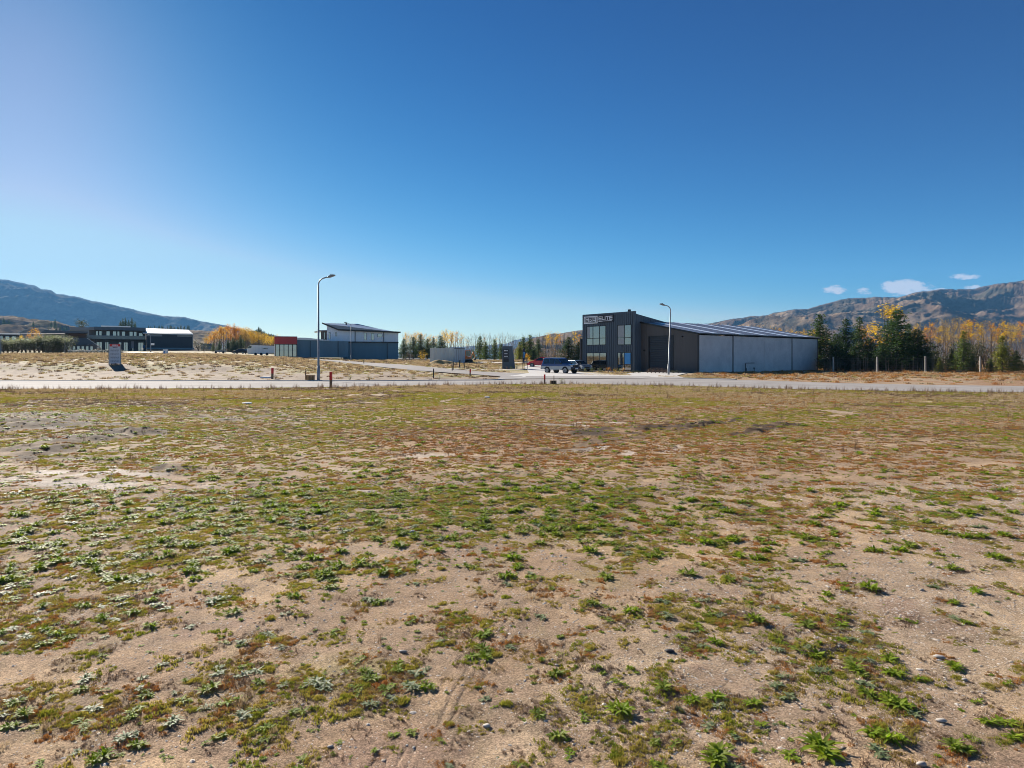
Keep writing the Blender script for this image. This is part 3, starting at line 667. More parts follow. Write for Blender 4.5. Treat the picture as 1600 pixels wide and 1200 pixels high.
def gz(x, y):
    """height of the built ground mesh"""
    x = np.asarray(x, float); y = np.asarray(y, float); u = x / y
    j = np.clip(np.searchsorted(ys, y) - 1, 0, len(ys) - 2); i = np.clip(np.searchsorted(us, u) - 1, 0, len(us) - 2)
    fy = np.clip((y - ys[j]) / (ys[j + 1] - ys[j]), 0, 1); fx = np.clip((u - us[i]) / (us[i + 1] - us[i]), 0, 1)
    return (ZZ[j, i] * (1 - fx) + ZZ[j, i + 1] * fx) * (1 - fy) + (ZZ[j + 1, i] * (1 - fx) + ZZ[j + 1, i + 1] * fx) * fy

# ------------------------------------------------------------------ foreground weeds, one by one
HAND = [(841,1112,43,0),(912,1116,40,1),(972,1107,56,2),(872,1145,46,0),(890,1177,32,1),(1035,1192,56,3),(1055,1160,35,1),(1122,1172,74,2),(1152,1150,30,4),(1105,1130,36,4),(1117,1087,46,0),(1190,1130,34,3),
 (1037,1072,50,0),(967,1066,36,1),(932,1045,26,0),(875,997,20,0),(1177,1017,28,4),(1098,1008,34,4),(1118,1003,38,0),(1179,966,46,2),(984,957,40,2),(847,962,36,4),(927,945,32,0),(912,1092,26,0),
 (1282,1158,88,2),(1232,1177,50,3),(1365,1140,56,0),(1392,1150,54,2),(1372,1168,52,5),(1490,1162,54,2),(1512,1168,40,0),(1522,1150,36,3),(1545,1122,44,0),(1575,1124,50,3),(1405,1097,62,2),(1390,1086,42,0),(1355,1080,46,0),(1335,1039,50,2),(1397,1047,48,0),
 (1282,1045,46,5),(1235,1087,48,4),(1212,1070,40,5),(1390,1022,48,0),(1490,1037,45,2),(1262,970,46,0),(1316,959,35,0),(1316,995,30,0),(1360,915,46,2),(1525,920,38,0),(1490,935,34,0),(1527,1090,30,1),(1355,982,34,4),(1417,965,34,1),(1292,924,28,0),
 (665,1072,38,2),(737,1025,34,0),(757,1022,40,2),(757,990,42,0),(690,1155,24,1),(585,1172,20,0),(640,1142,34,3),(610,1092,30,4),(459,930,32,0),(727,967,28,0),(687,1001,26,4),(760,1090,30,4),(665,1044,22,4),(475,1180,30,3),(465,1197,30,0),(417,1150,38,1),(652,911,22,4),(517,917,34,0),(610,936,24,4),(575,936,34,5),
 (134,1055,42,5),(221,1055,28,4),(252,1035,28,4),(197,1148,50,5),(215,1160,44,0),(160,1177,52,2),(122,1172,28,4),(270,1122,46,5),(320,1102,34,5),(295,977,28,4),(235,975,38,0),(246,920,32,0),(350,1002,24,1),(366,955,36,2),(335,935,46,5),(37,1110,44,2),(15,1130,40,0),(70,1000,40,0),(380,1055,36,4),(397,1107,30,1),(62,1192,38,1),(162,942,24,4),(260,948,30,4),(205,952,40,0),
 (530,880,36,2),(520,905,30,0),(600,785,20,0),(1140,905,34,0),(1165,903,26,5),(1210,945,28,4),(1585,1145,44,0),(1575,1065,30,1),(1150,1195,40,5),(1015,1110,20,1),(700,1196,24,4)]
SPECIAL = {(1282,1158): 'largest bright green weed rosette, at the bottom edge right of the middle', (1122,1172): 'broad green rosette with ragged long leaves at the bottom edge, nearest to the photographer', (1035,1192): 'pale green rosette cut by the bottom edge of the picture',
 (972,1107): 'tall dark green rosette on bare sand, rightmost of a row of three near the bottom', (872,1145): 'bluish green rosette below the row of three near the bottom', (841,1112): 'yellow green flat rosette, leftmost of a row of three near the bottom', (665,1072): 'compact dark green rosette alone on sand beside the tyre track',
 (134,1055): 'silvery green starlike rosette alone on sand at the lower left', (1405,1097): 'dark green rosette at the right end of a long row of weeds at lower right', (1500,1165): '', (1490,1162): 'dark green rosette with dead stalks among its leaves in the bottom right corner',
 (530,880): 'tall green clump standing at the edge of the large bare sand patch', (1575,1124): 'long leaved green rosette at the right edge near the bottom', (757,1022): 'dense green rosette at the upper end of the tyre track', (1235,1087): 'grey green rosette with silvery leaf backs at lower right', (1360,915): 'bushy green clump on the gravelly right side of the field'}
prand = random.Random(3)
indiv = []
for (px, py, d, k) in HAND:
    Y = H0 * F / (py + d * .12 - HY); X = (px - 800) / F * Y
    indiv.append((X, Y, d * Y / F / .185, k, (px, py)))
# more small rosettes, gathered where the cover is
x, y = rand_field(9000, 2.75, 9.0, .86, 0)
m_ = field_masks(x, y); cv_ = cover_at(x, y, m_)
keep = ((rng.random(len(x)) < cv_ * (.16 + .25 * m_['grn'])) | (rng.random(len(x)) < .012)) & (trk.max() > -1)
hx = np.array([i[0] for i in indiv]); hy = np.array([i[1] for i in indiv])
keep &= np.min(np.hypot(x[:, None] - hx, y[:, None] - hy), 1) > .07
x, y = x[keep], y[keep]
order = np.argsort(y); x, y = x[order], y[order]
n_i = 300 - len(indiv)
for q in range(min(n_i, len(x))):
    indiv.append((x[q], y[q], prand.uniform(.32, .85), prand.choice([0, 1, 1, 3, 4, 2, 5, 0]), None))
restx, resty = x[n_i:], y[n_i:]
zi = gz(np.array([i[0] for i in indiv]), np.array([i[1] for i in indiv]))
for (X, Y, s, k, key), z in zip(indiv, zi):
    o = link(bpy.data.objects.new('weed_rosette', V_ros[k])); o.location = (X, Y, z + .002); o.rotation_euler = (prand.uniform(-.08, .08), prand.uniform(-.08, .08), prand.uniform(0, 6.28)); o.scale = (s, s, s * prand.uniform(.7, 1.05))
    lab = SPECIAL.get(key) or ('small grey green weed rosette lying flat on the sandy field' if k in (4, 5) else 'small leafy green weed rosette growing on the sandy field')
    if key not in SPECIAL:
        qx, qy = float(px_of(X, Y)), float(py_of(X, Y))
        wh_ = 'at the left edge of the field' if qx < 200 else 'on the left part of the field' if qx < 480 else 'left of the tyre track' if qx < 680 else 'by the tyre track' if qx < 800 else 'right of the tyre track' if qx < 1000 else 'in the middle right of the field' if qx < 1200 else 'on the gravelly right part' if qx < 1420 else 'near the right edge'
        wy_ = 'in the nearest row' if qy > 1130 else 'a little further back' if qy > 1040 else 'in the middle of the foreground' if qy > 960 else 'at the back of the foreground'
        lab = ('grey green' if k in (4, 5) else 'leafy green') + ' rosette ' + wh_ + ', ' + wy_
    tag(o, lab, 'weed', 'weed rosettes scattered over the sandy foreground')

# ------------------------------------------------------------------ ground cover that nobody could count
def kinds(name, layers):
    """layers: (x, y, scale, index) arrays; variants joined"""
    pass
# rosettes further out
x2, y2 = rand_field(30000, 6.5, 26, .86, 0)
mm_ = field_masks(x2, y2); cv2 = cover_at(x2, y2, mm_)
k2 = rng.random(len(x2)) < cv2 * (.24 + .36 * mm_['grn']) * np.interp(y2, [6, 14, 26], [1, .8, .4]) * (1 - .6 * mm_['red'])
x2, y2 = x2[k2 & (y2 > y[min(n_i, len(y) - 1)])], y2[k2 & (y2 > y[min(n_i, len(y) - 1)])]
xs3, ys3 = rand_field(5200, 2.6, 11, .88, 0); okk = rng.random(5200) < .25 + .75 * (fbm(xs3 / .7, ys3 / .7, 88, 3) > .5); xs3, ys3 = xs3[okk], ys3[okk]
nbig = len(restx) + len(x2)
X_ = np.concatenate([restx, x2, xs3]); Y_ = np.concatenate([resty, y2, ys3]); n = len(X_)
scatter('leafy_weeds', np.stack([X_, Y_, gz(X_, Y_)], -1), rng.uniform(0, 6.28, n), np.where(np.arange(n) < nbig, rng.uniform(.45, 1.25, n), rng.uniform(.12, .38, n)), rng.choice([0, 1, 2, 3, 4, 0, 1, 3, 2], n), V_ros)
# moss, creeping mats, dead stems
x3, y3 = rand_field(150000, 2.6, 50, .90, 0)
xn, yn = rand_field(14000, 2.6, 9, .90, 0); xm_, ym_ = rand_field(16000, 8, 18, .90, 0); xn = np.r_[xn, xm_]; yn = np.r_[yn, ym_]
x3 = np.r_[x3, xn]; y3 = np.r_[y3, yn]
ok = infield_mask(x3, y3) & ((near_edge(x3 / y3) - y3 > 1.3) | (rng.random(len(x3)) < .45)); x3, y3 = x3[ok], y3[ok]
m3 = field_masks(x3, y3); c3 = cover_at(x3, y3, m3)
r3 = rng.random(len(x3)); bigger = np.interp(y3, [3, 12, 30, 50], [.36, .50, .80, 1.15])
nz = fbm(x3 / .8, y3 / .8, 61, 3)
acc = r3 < c3 * np.interp(y3, [3, 10, 30], [.85, .72, .85])
rr = rng.random(len(x3)); idx = np.zeros(len(x3), int)
pr = np.clip(.26 + .9 * m3['red'] - .35 * m3['grn'] + (nz - .5) * 1.0, .05, .92); py_ = np.clip(.10 + .5 * m3['yel'], 0, .8)
far3 = sstep(8, 24, y3)
# 0-2 moss 3-4 yellow 5-6 red 7-8 dry 9-10 straw
ix = np.where(rr < pr, 5 + (rng.random(len(x3)) > .5), np.where(rng.random(len(x3)) < py_, 3 + (rng.random(len(x3)) > .5), rng.integers(0, 3, len(x3))))
rdr = rng.random(len(x3)); ix = np.where(rdr < .30 + .08 * far3, 7 + (rng.random(len(x3)) > .5), ix)
ix = np.where(rng.random(len(x3)) < .05 + .32 * far3 + .35 * sstep(36, 44, y3) , 9 + (rng.random(len(x3)) > .6), ix)
zf3 = fbm(x3 / 5, y3 / 3.2, 91, 3); zg3 = fbm(x3 / 3.5, y3 / 2.6, 97, 3)
ix = np.where((rng.random(len(x3)) < far3 * sstep(.50, .62, zf3) * .8), 7 + (rng.random(len(x3)) > .5), ix)
ix = np.where((rng.random(len(x3)) < far3 * sstep(.52, .62, zg3) * .7), rng.integers(0, 3, len(x3)), ix)
acc &= ~((m3['dark'] > .3) & (rng.random(len(x3)) < .88))
near_thin = np.interp(y3, [2.5, 5, 9, 14], [.8, .85, .9, 1])
acc &= rng.random(len(x3)) < near_thin
x3, y3, ix, bg3 = x3[acc], y3[acc], ix[acc], bigger[acc]; n = len(x3)
scatter('creeping_weeds_and_moss', np.stack([x3, y3, gz(x3, y3)], -1), rng.uniform(0, 6.28, n), rng.uniform(.5, 1.15, n) * bg3, ix, V_moss + V_yel + V_red + V_dry + V_straw[:2])
print('mats', n)
# litter and dead leaves caught round the rosettes
lx = np.repeat(np.array([i[0] for i in indiv]), 3); ly = np.repeat(np.array([i[1] for i in indiv]), 3); ls = np.repeat(np.array([i[2] for i in indiv]), 3)
lx = lx + rng.normal(0, .07, len(lx)) * (.5 + ls); ly = ly + rng.normal(.01, .06, len(ly)) * (.5 + ls); n = len(lx)
scatter('plant_litter', np.stack([lx, ly, gz(lx, ly)], -1), rng.uniform(0, 6.28, n), rng.uniform(.25, .6, n) * (.5 + ls * .6), rng.choice([0, 1, 1, 2, 3, 4], n), [V_dry[0], V_dry[1], V_moss[1], V_red[0], V_yel[0]])
# scattered dead stalks
x4, y4 = rand_field(2500, 2.6, 46, .9, 0); ok = infield_mask(x4, y4) & (rng.random(2500) < np.interp(y4, [2, 20, 40], [.4, .7, 1])); x4, y4 = x4[ok], y4[ok]
# tall weeds along the road edge
ue = rng.uniform(-.85, .85, 1500); ye = near_edge(ue) - rng.gamma(1.5, .6, 1500) - .2; x4 = np.r_[x4, ue * ye]; y4 = np.r_[y4, ye]; n = len(x4)
scatter('dead_stalks', np.stack([x4, y4, gz(x4, y4)], -1), rng.uniform(0, 6.28, n), rng.uniform(.5, 1.3, n) * np.interp(y4, [3, 20, 45], [.5, .8, 1.35]), rng.choice([0, 1, 1], n), [V_straw[2], V_dry[1]])
# gravel
x5, y5 = rand_field(150000, 2.5, 9.5, .88, 0)
m5 = field_masks(x5, y5)
ok = rng.random(len(x5)) < .30 + .70 * m5['grav'] * (fbm(x5 / .5, y5 / .5, 71, 3) > .38)
x5, y5 = x5[ok], y5[ok]; n = len(x5); sz = np.minimum(.005 + rng.gamma(1.5, .0036, n), .04) * np.interp(y5, [2.5, 8], [.85, 1.6])
scatter('gravel', np.stack([x5, y5, gz(x5, y5) - sz * .15], -1), rng.uniform(0, 6.28, n), sz, rng.integers(0, 5, n), V_stone)
# clods in the dark churned soil and pebbles further away
x6, y6 = rand_field(40000, 8, 40, .88, 0); m6 = field_masks(x6, y6)
ok = infield_mask(x6, y6) & (rng.random(len(x6)) < np.maximum(m6['dark'] * .7, np.maximum(m6['pale'] * .35, .05))); x6, y6, dk = x6[ok], y6[ok], m6['dark'][ok]; n = len(x6)
M_clod = mat('clod', (.11, .08, .055), .95, var=.3)
V_clod = [stone_mesh('clod', M_clod, 30), stone_mesh('clod', M_clod, 31)]
scatter('clods_and_pebbles', np.stack([x6, y6, gz(x6, y6)], -1), rng.uniform(0, 6.28, n), np.where(dk > .3, rng.gamma(2, .016, n), rng.gamma(2, .010, n)).clip(.01, .22), np.where(dk > .3, rng.integers(0, 2, n), 2 + rng.integers(0, 3, n)), V_clod + V_stone[:3])
# single stones that stand out
for (px, py, d, pale_, lab) in ((1470, 1122, 16, 1, 'pale smooth egg shaped stone lying on gravel at lower right'), (1468, 1023, 17, 1, 'off white rock between green weeds on the right side of the field'), (1440, 1190, 18, 1, 'flat pale stone at the bottom edge on the right'),
        (760, 1129, 15, 0, 'grey rounded stone beside the tyre track near the bottom'), (516, 1163, 10, 1, 'small cream stone on bare sand at the bottom left of the track'), (167, 1083, 9, 0, 'small bluish grey stone on sand at the lower left'),
        (1046, 1018, 17, 2, 'black stone lying on sand in the middle of the foreground'), (1440, 918, 9, 1, 'small white stone on gravel at the middle right'), (1507, 1058, 13, 1, 'tan flat stone under a dry brown weed at right'), (1332, 1087, 12, 1, 'pinkish pebble pair left of the long weed row'),
        (630, 1018, 12, 1, 'flat pale pebble above the tyre track on bare sand'), (733, 1140, 8, 0, 'dark grey pebble in the gravel beside the tyre track'), (870, 1040, 8, 0, 'grey pebble in sand left of the black stone'), (645, 830, 14, 1, 'whitish stone among green weeds in the middle distance'), (1292, 1043, 7, 1, 'small white pebble among low weeds at lower right')):
    Y = H0 * F / (py + d * .3 - HY); X = (px - 800) / F * Y; d = d * .82
    mt = M_pale if pale_ == 1 else (mat('dark_stone', (.025, .025, .028), .6) if pale_ == 2 else M_stone)
    o = link(bpy.data.objects.new('stone', stone_mesh('stone', mt, int(px), 2))); s = d * Y / F
    o.location = (X, Y, float(gz(X, Y)) + s * .05); o.scale = (s * 1.15, s * .9, s * .95); o.rotation_euler = (0, 0, prand.uniform(-.4, .4))
    tag(o, lab, 'stone', 'loose stones lying on the field')

# grass and weeds on the land beyond the road
x7, y7 = rand_field(60000, 44, 150, .95, 0)
u7 = x7 / y7; beyond = y7 > far_edge(u7) + .6
q7 = fbm(x7 / 2.2, y7 / 4.5, 42, 4); g7 = grass_line(x7, y7, q7)
def clear_of(pts, w_, x, y):
    d = np.full(len(x), 1e9)
    for a, b in zip(pts[:-1], pts[1:]):
        ax, ay = a; bx, by = b; L2 = (bx - ax) ** 2 + (by - ay) ** 2
        t = np.clip(((x - ax) * (bx - ax) + (y - ay) * (by - ay)) / L2, 0, 1); d = np.minimum(d, np.hypot(x - ax - t * (bx - ax), y - ay - t * (by - ay)))
    return d > w_
cl = clear_of([PXD(900, 60), PXD(860, 68), PXD(790, 75), PXD(700, 83)], 5, x7, y7) & clear_of([PXD(700, 83), PXD(650, 92), PXD(590, 112), PXD(500, 142)], 4, x7, y7) & clear_of([PXD(905, 66), PXD(880, 80), PXD(858, 92), PXD(850, 104)], 6, x7, y7) & clear_of([PXD(1000, 60), PXD(1012, 72), PXD(1035, 89)], 4, x7, y7) & clear_of([PXD(740, 128), PXD(840, 122)], 3, x7, y7) & clear_of([PXD(700, 92), PXD(845, 92)], 1.2, x7, y7) & clear_of([PXD(-60, 116), PXD(100, 114), PXD(240, 118)], 1.8, x7, y7)
ok = beyond & cl & (rng.random(len(x7)) < np.maximum(g7 * np.interp(u7, [-.5, -.15], [.70, .42]), .10)); x7, y7, u7 = x7[ok], y7[ok], u7[ok]; n = len(x7)
V_far = [blades_mesh('tuft', M_straw, 60, .3, .16, .025, 41, .9), blades_mesh('tuft', M_olive, 60, .35, .11, .03, 42, .9), blades_mesh('tuft', M_dry, 50, .3, .14, .02, 43, 1), blades_mesh('tuft', M_red, 60, .3, .18, .02, 44, .9)]
rz_ = sstep(.15, .35, u7)
i7 = np.where(rng.random(n) < rz_ * .45, 3, rng.choice([0, 0, 0, 1, 2, 2], n))
scatter('grass_beyond_the_road', np.stack([x7, y7, gz(x7, y7) - .02], -1), rng.uniform(0, 6.28, n), rng.uniform(.5, 1.6, n) * np.interp(y7, [50, 150], [.9, 1.6]), i7, V_far)
print('far grass', n)
# green verge in front of the office and along the road
x8 = []; y8 = []
for (pa, da, pb, db, nn) in ((905, 70.5, 985, 70.5, 900), (1030, 66.5, 1130, 62.5, 1200)):
    for _ in range(nn):
        t_ = prand.random(); p = pa + (pb - pa) * t_; D = da + (db - da) * t_ + prand.uniform(0, 7); x8.append((p - 800) / F * D); y8.append(D)
x8, y8 = np.array(x8), np.array(y8); n = len(x8)
scatter('mown_verge_grass', np.stack([x8, y8, gz(x8, y8) - .02], -1), rng.uniform(0, 6.28, n), rng.uniform(.5, .9, n), rng.choice([0, 1, 1], n), [V_far[0], V_far[1]])

# ------------------------------------------------------------------ trees
M_bark = mat('bark', (.16, .13, .10), .9, var=.3, scale=8)
M_barkp = mat('pale_bark', (.20, .175, .14), .85, var=.25, scale=6)
def lm(name, cols, tr=.3): return leaf_mat(name, cols, rough=.7, trans=tr, spec=.2)
M_con = lm('dark_needles', [(.032, .066, .022), (.05, .09, .032), (.075, .12, .042), (.04, .068, .027)], .22)
M_cong = lm('green_needles', [(.07, .12, .035), (.10, .15, .04), (.13, .17, .05), (.06, .10, .03)], .25)
M_cony = lm('yellow_green_needles', [(.20, .22, .045), (.26, .25, .05), (.14, .17, .04), (.30, .26, .06)], .3)
M_gold = lm('golden_leaves', [(.55, .33, .03), (.62, .42, .05), (.48, .25, .03), (.55, .40, .06)], .45)
M_orange = lm('orange_leaves', [(.55, .25, .03), (.50, .19, .03), (.60, .33, .05), (.42, .17, .03)], .45)
M_faded = lm('faded_leaves', [(.50, .33, .13), (.42, .26, .10), (.55, .36, .09), (.38, .27, .16)], .4)
M_bushd = lm('dark_bush', [(.035, .05, .025), (.06, .075, .035), (.09, .10, .06), (.05, .06, .04)], .2)
M_silver = lm('silvery_tips', [(.30, .32, .24), (.40, .42, .33), (.22, .25, .17), (.16, .19, .11)], .3)
M_twig = mat('twigs', (.15, .115, .09), .9, var=.3, scale=4)
M_redbush = lm('russet_bush', [(.22, .12, .07), (.16, .09, .06), (.28, .17, .08)], .3)

def leaf_cards(V, Fc, p, s, r, up=0.0, n=1):
    for _ in range(n):
        a = r.uniform(0, 6.283); t = r.uniform(-1.1, 1.1)
        ex = Vector((math.cos(a), math.sin(a), up + r.uniform(-.4, .4))).normalized() * s * r.uniform(.6, 1.2)
        ey = Vector((-math.sin(a) * math.cos(t), math.cos(a) * math.cos(t), math.sin(t))) * s * r.uniform(.3, .6)
        q = p + Vector((r.gauss(0, 1), r.gauss(0, 1), r.gauss(0, .8))) * s * .5; o = len(V)
        V += [q - ex * .5 - ey * .2, q - ey * .5, q + ex * .5, q + ey * .5]; Fc.append((o, o + 1, o + 2, o + 3))
def conifer_meshes(h, rad, seed, mat_, dens=1.0, skirt=.04, shape=.85, lf=.22, gap=.0):
    """trunk with whorled boughs carrying sprays of needles"""
    r = random.Random(seed); T = MB(); T.tube([(0, 0, -.3), (0.02, 0, h * .5), (0, 0, h * .985)], [h * .018 + .02, h * .011 + .01, .012], 6)
    V = []; Fc = []; z = h * skirt + .15; ph = r.uniform(0, 6)
    while z < h * .985:
        t = (z / h); R_ = rad * (1 - t) ** shape * (1 if t > .12 else .75 + 2 * t) + .03 * rad
        nb = 7 if t < .7 else 5
        for k in range(nb):
            if r.random() < gap: continue
            a = ph + 6.283 * k / nb + r.uniform(-.3, .3); L = R_ * r.uniform(.6, 1.18); rise = r.uniform(.05, .35) * (1 + .8 * t)
            tip = Vector((math.cos(a) * L, math.sin(a) * L, z + L * rise - .12 * L))
            T.tube([(0, 0, z), (tip.x * .6, tip.y * .6, z + L * rise * .35), tuple(tip)], [.012 * h * (1 - t) * .4 + .01, .012, .005], 3, False)
            m_ = max(4, int((L / lf) * 3.2 * dens))
            for q in range(m_):
                f = (q + r.random()) / m_; f = f ** .75
                p = Vector((math.cos(a) * L * f, math.sin(a) * L * f, z + L * rise * f * f + r.uniform(-.06, .05) * L))
                side = r.uniform(-1, 1) * L * .28 * (1.15 - f); p += Vector((-math.sin(a) * side, math.cos(a) * side, -abs(side) * .15))
                leaf_cards(V, Fc, p, lf * r.uniform(.7, 1.3), r, .35, 2)
        z += h * r.uniform(.028, .045) * (1.15 - .4 * t); ph += 1.1
    for q in range(10): leaf_cards(V, Fc, Vector((0, 0, h * (.93 + .07 * q / 10))), lf * .55, r, 1.2, 1)
    me = mesh_np('crown', np.array([tuple(v) for v in V]), np.array(Fc), smooth=False); me.materials.append(mat_)
    return T.mesh('trunk', M_bark), me
def poplar_meshes(h, seed, mat_, leaf=1.0, bare=.45, spread=.09, lf=.28, barkm=None):
    """slender tree: straight stem, steep twiggy branches, leaves only high up"""
    r = random.Random(seed); T = MB(); lean = r.uniform(-.03, .03) * h
    T.tube([(0, 0, -.3), (lean * .3, 0, h * .4), (lean, 0, h)], [h * .009 + .02, h * .006 + .012, .012], 5)
    V = []; Fc = []; nb = int(26)
    for k in range(nb):
        t = .22 + .76 * k / nb; z = t * h; a = r.uniform(0, 6.283); L = h * spread * r.uniform(.7, 1.5) * (1.15 - .7 * t) * 1.6
        p0 = Vector((lean * t, 0, z)); p1 = p0 + Vector((math.cos(a) * L * .45, math.sin(a) * L * .45, L * .9)); p2 = p1 + Vector((math.cos(a) * L * .2, math.sin(a) * L * .2, L * .9))
        T.tube([p0, p1, p2], [.025 + .003 * h * (1 - t), .016, .008], 3, False)
        for _ in range(2):
            b = a + r.uniform(-1.2, 1.2); s0 = p0.lerp(p1, r.uniform(.4, 1)); T.tube([s0, s0 + Vector((math.cos(b) * L * .3, math.sin(b) * L * .3, L * .6))], [.014, .006], 3, False)
        if t > bare:
            nl = int(leaf * 30 * r.uniform(.3, 1.5))
            for _ in range(nl):
                f = r.random(); p = p1.lerp(p2, f * 1.2) + Vector((r.gauss(0, .2), r.gauss(0, .2), r.gauss(0, .25))) * L * .9
                leaf_cards(V, Fc, p, lf * r.uniform(.6, 1.2), r, 0, 1)
    if not Fc: leaf_cards(V, Fc, Vector((lean, 0, h)), lf * .4, r, 0, 3)
    me = mesh_np('crown', np.array([tuple(v) for v in V]), np.array(Fc), smooth=False); me.materials.append(mat_)
    return T.mesh('trunk', barkm or M_twig), me
def broad_meshes(h, rad, seed, mat_, n=900, lf=.3, hollow=.35, base=.25, twig=M_bark):
    """rounded broadleaf or bush: limbs and clustered leaf clumps, open outline"""
    r = random.Random(seed); T = MB(); T.tube([(0, 0, -.2), (0, 0, h * .3), (r.uniform(-.1, .1) * h, 0, h * .65)], [h * .02 + .01, h * .015 + .008, .02], 6)
    V = []; Fc = []; cl = []
    for k in range(16):
        a = r.uniform(0, 6.283); f = r.uniform(.25, .85); zz_ = h * (base + (1 - base) * r.uniform(.1, .88))
        prof = math.sin(math.pi * min(1, max(.05, (zz_ / h - base * .6) / (1.08 - base * .6)))) ** .6
        c = Vector((math.cos(a) * rad * f * prof, math.sin(a) * rad * f * prof, zz_)); cl.append((c, rad * r.uniform(.22, .45)))
        T.tube([(0, 0, h * base * r.uniform(.4, 1)), tuple(c * .55 + Vector((0, 0, h * .1))), tuple(c)], [.008 * h + .008, .006 * h, .008], 3, False)
    for _ in range(n):
        c, q = cl[r.randrange(16)]; d = Vector((r.gauss(0, 1), r.gauss(0, 1), r.gauss(0, 1))).normalized() * q * (hollow + (1 - hollow) * r.random() ** .5)
        p = c + d
        if p.z < .03 * h: p.z = .03 * h + r.random() * .1 * h
        leaf_cards(V, Fc, p, lf * r.uniform(.6, 1.3), r, 0, 1)
    me = mesh_np('crown', np.array([tuple(v) for v in V]), np.array(Fc), smooth=False); me.materials.append(mat_)
    return T.mesh('trunk', twig), me
def tree(name, meshes, loc, label, cat, group=None, rz=0, s=(1, 1, 1)):
    t_ = thing(name, label, cat, loc, rz, group); t_.scale = s
    for nm, me in (('trunk', meshes[0]), ('crown', meshes[1])):
        o = link(bpy.data.objects.new(nm, me)); o.parent = t_
    return t_
def tree_px(name, meshes, h, px, top, D, label, cat, group=None, base=None, sx=1.0):
    """h: height of the mesh; scaled so its tip reaches photo row `top` when standing at distance D"""
    b = W(px, D); zt = H0 - (top - HY) / F * D; k = max(.15, (zt - b.z) / h)
    return tree(name, meshes, b, label, cat, group, prand.uniform(0, 6.28), (k * sx, k * sx, k))

C1 = conifer_meshes(8, 2.5, 1, M_con, 1.25, lf=.26, gap=.05); C2 = conifer_meshes(8, 2.1, 2, M_con, 1.1, lf=.26, gap=.15); C3_ = conifer_meshes(8, 3.0, 3, M_con, 1.2, lf=.28, gap=.12, shape=.7)
CG1 = conifer_meshes(7, 1.6, 4, M_cong, 1.0, lf=.26, gap=.08); CG2 = conifer_meshes(7, 1.9, 5, M_cong, 1.0, lf=.28, gap=.1); CY1 = conifer_meshes(7, 1.7, 6, M_cony, 1.0, lf=.28, gap=.06)
for (px, top, D, mm2, hh, sx, lab) in (
    (1281, 490, 108, C1, 8, 1.0, 'dark conifer with a spiky top directly behind the right end of the warehouse'),
    (1322, 497, 104, C2, 8, 1.0, 'dark conifer with a thin tip, second from the warehouse'),
    (1343, 494, 112, C2, 8, .9, 'dark conifer with a narrow top in the shaded clump, third from the warehouse'),
    (1306, 520, 102, C3_, 8, .9, 'low dark conifer filling the gap beside the warehouse end'), (1360, 528, 101, C3_, 8, 1.0, 'low bushy dark conifer left of the tallest tree'),
    (1401, 482, 98, C3_, 8, .85, 'tallest dark conifer of the clump, in front of a golden tree'),
    (1434, 513, 97, C3_, 8, 1.05, 'broad dark conifer on the right shoulder of the tallest tree'), (1448, 540, 95, C2, 8, 1.1, 'small dark conifer at the right end of the shaded clump'),
    (1420, 505, 104, C2, 8, 1.0, 'dark conifer hidden behind the broad one'), (1334, 540, 98, C1, 8, 1.2, 'squat dark conifer behind the wire fence'), (1378, 535, 96, C1, 8, 1.2, 'squat dark conifer in front of the tallest tree'),
    (1506, 517, 97, CG1, 7, 1.0, 'green pyramidal conifer standing alone before the poplar belt'), (1487, 545, 99, C1, 8, 1.0, 'dark small conifer left of the green pyramidal one'),
    (1566, 525, 96, CY1, 7, 1.05, 'yellow green conical conifer near the right edge'), (1520, 556, 90, CG2, 7, 1.3, 'young pale green pine by the fence post'), (1548, 560, 91, CG1, 7, 1.3, 'young bluish pine between fence and yellow green conifer'),
    (1588, 548, 92, CG2, 7, 1.2, 'young green pine at the right edge'), (1468, 559, 91, CY1, 7, 1.1, 'tiny yellowish pine right of the dark clump'), (1620, 530, 95, C1, 8, 1.0, 'dark conifer just off the right edge'), (1655, 520, 98, CG1, 7, 1.0, 'green conifer beyond the right edge')):
    tree_px('conifer', mm2, hh, px, top, D, lab, 'conifer', 'conifers behind the right hand fence', sx=sx * 1.45)
G1 = broad_meshes(10, 3.0, 21, M_gold, 1500, .33); G2 = broad_meshes(9, 2.6, 22, M_gold, 1100, .32); O1 = broad_meshes(9, 2.4, 23, M_orange, 900, .32, base=.45)
tree_px('golden_tree', G1, 10, 1383, 476, 112, 'golden yellow tree rising behind the tallest dark conifer', 'tree', sx=1.1)
tree_px('orange_tree', O1, 9, 1352, 508, 120, 'thin orange leaved tree between the dark conifers', 'tree', sx=.9)
tree_px('golden_tree', G2, 9, 1252, 528, 135, 'low golden tree showing above the far end of the warehouse roof', 'tree')

P_or = [poplar_meshes(11, 31 + i, M_orange if i % 2 else M_gold, .8, .5, lf=.36) for i in range(3)]
P_fd = [poplar_meshes(11, 41 + i, M_faded, .5, .35, lf=.30) for i in range(3)]
P_bare = [poplar_meshes(11, 51 + i, M_faded, .05, .7, lf=.2, barkm=M_bark) for i in range(4)]
P_gold = [poplar_meshes(11, 61 + i, M_gold, 1.8, .4, .11, lf=.35) for i in range(2)]; P_org = [poplar_meshes(11, 71 + i, M_orange, 1.8, .4, .11, lf=.35) for i in range(2)]
pr2 = random.Random(11)
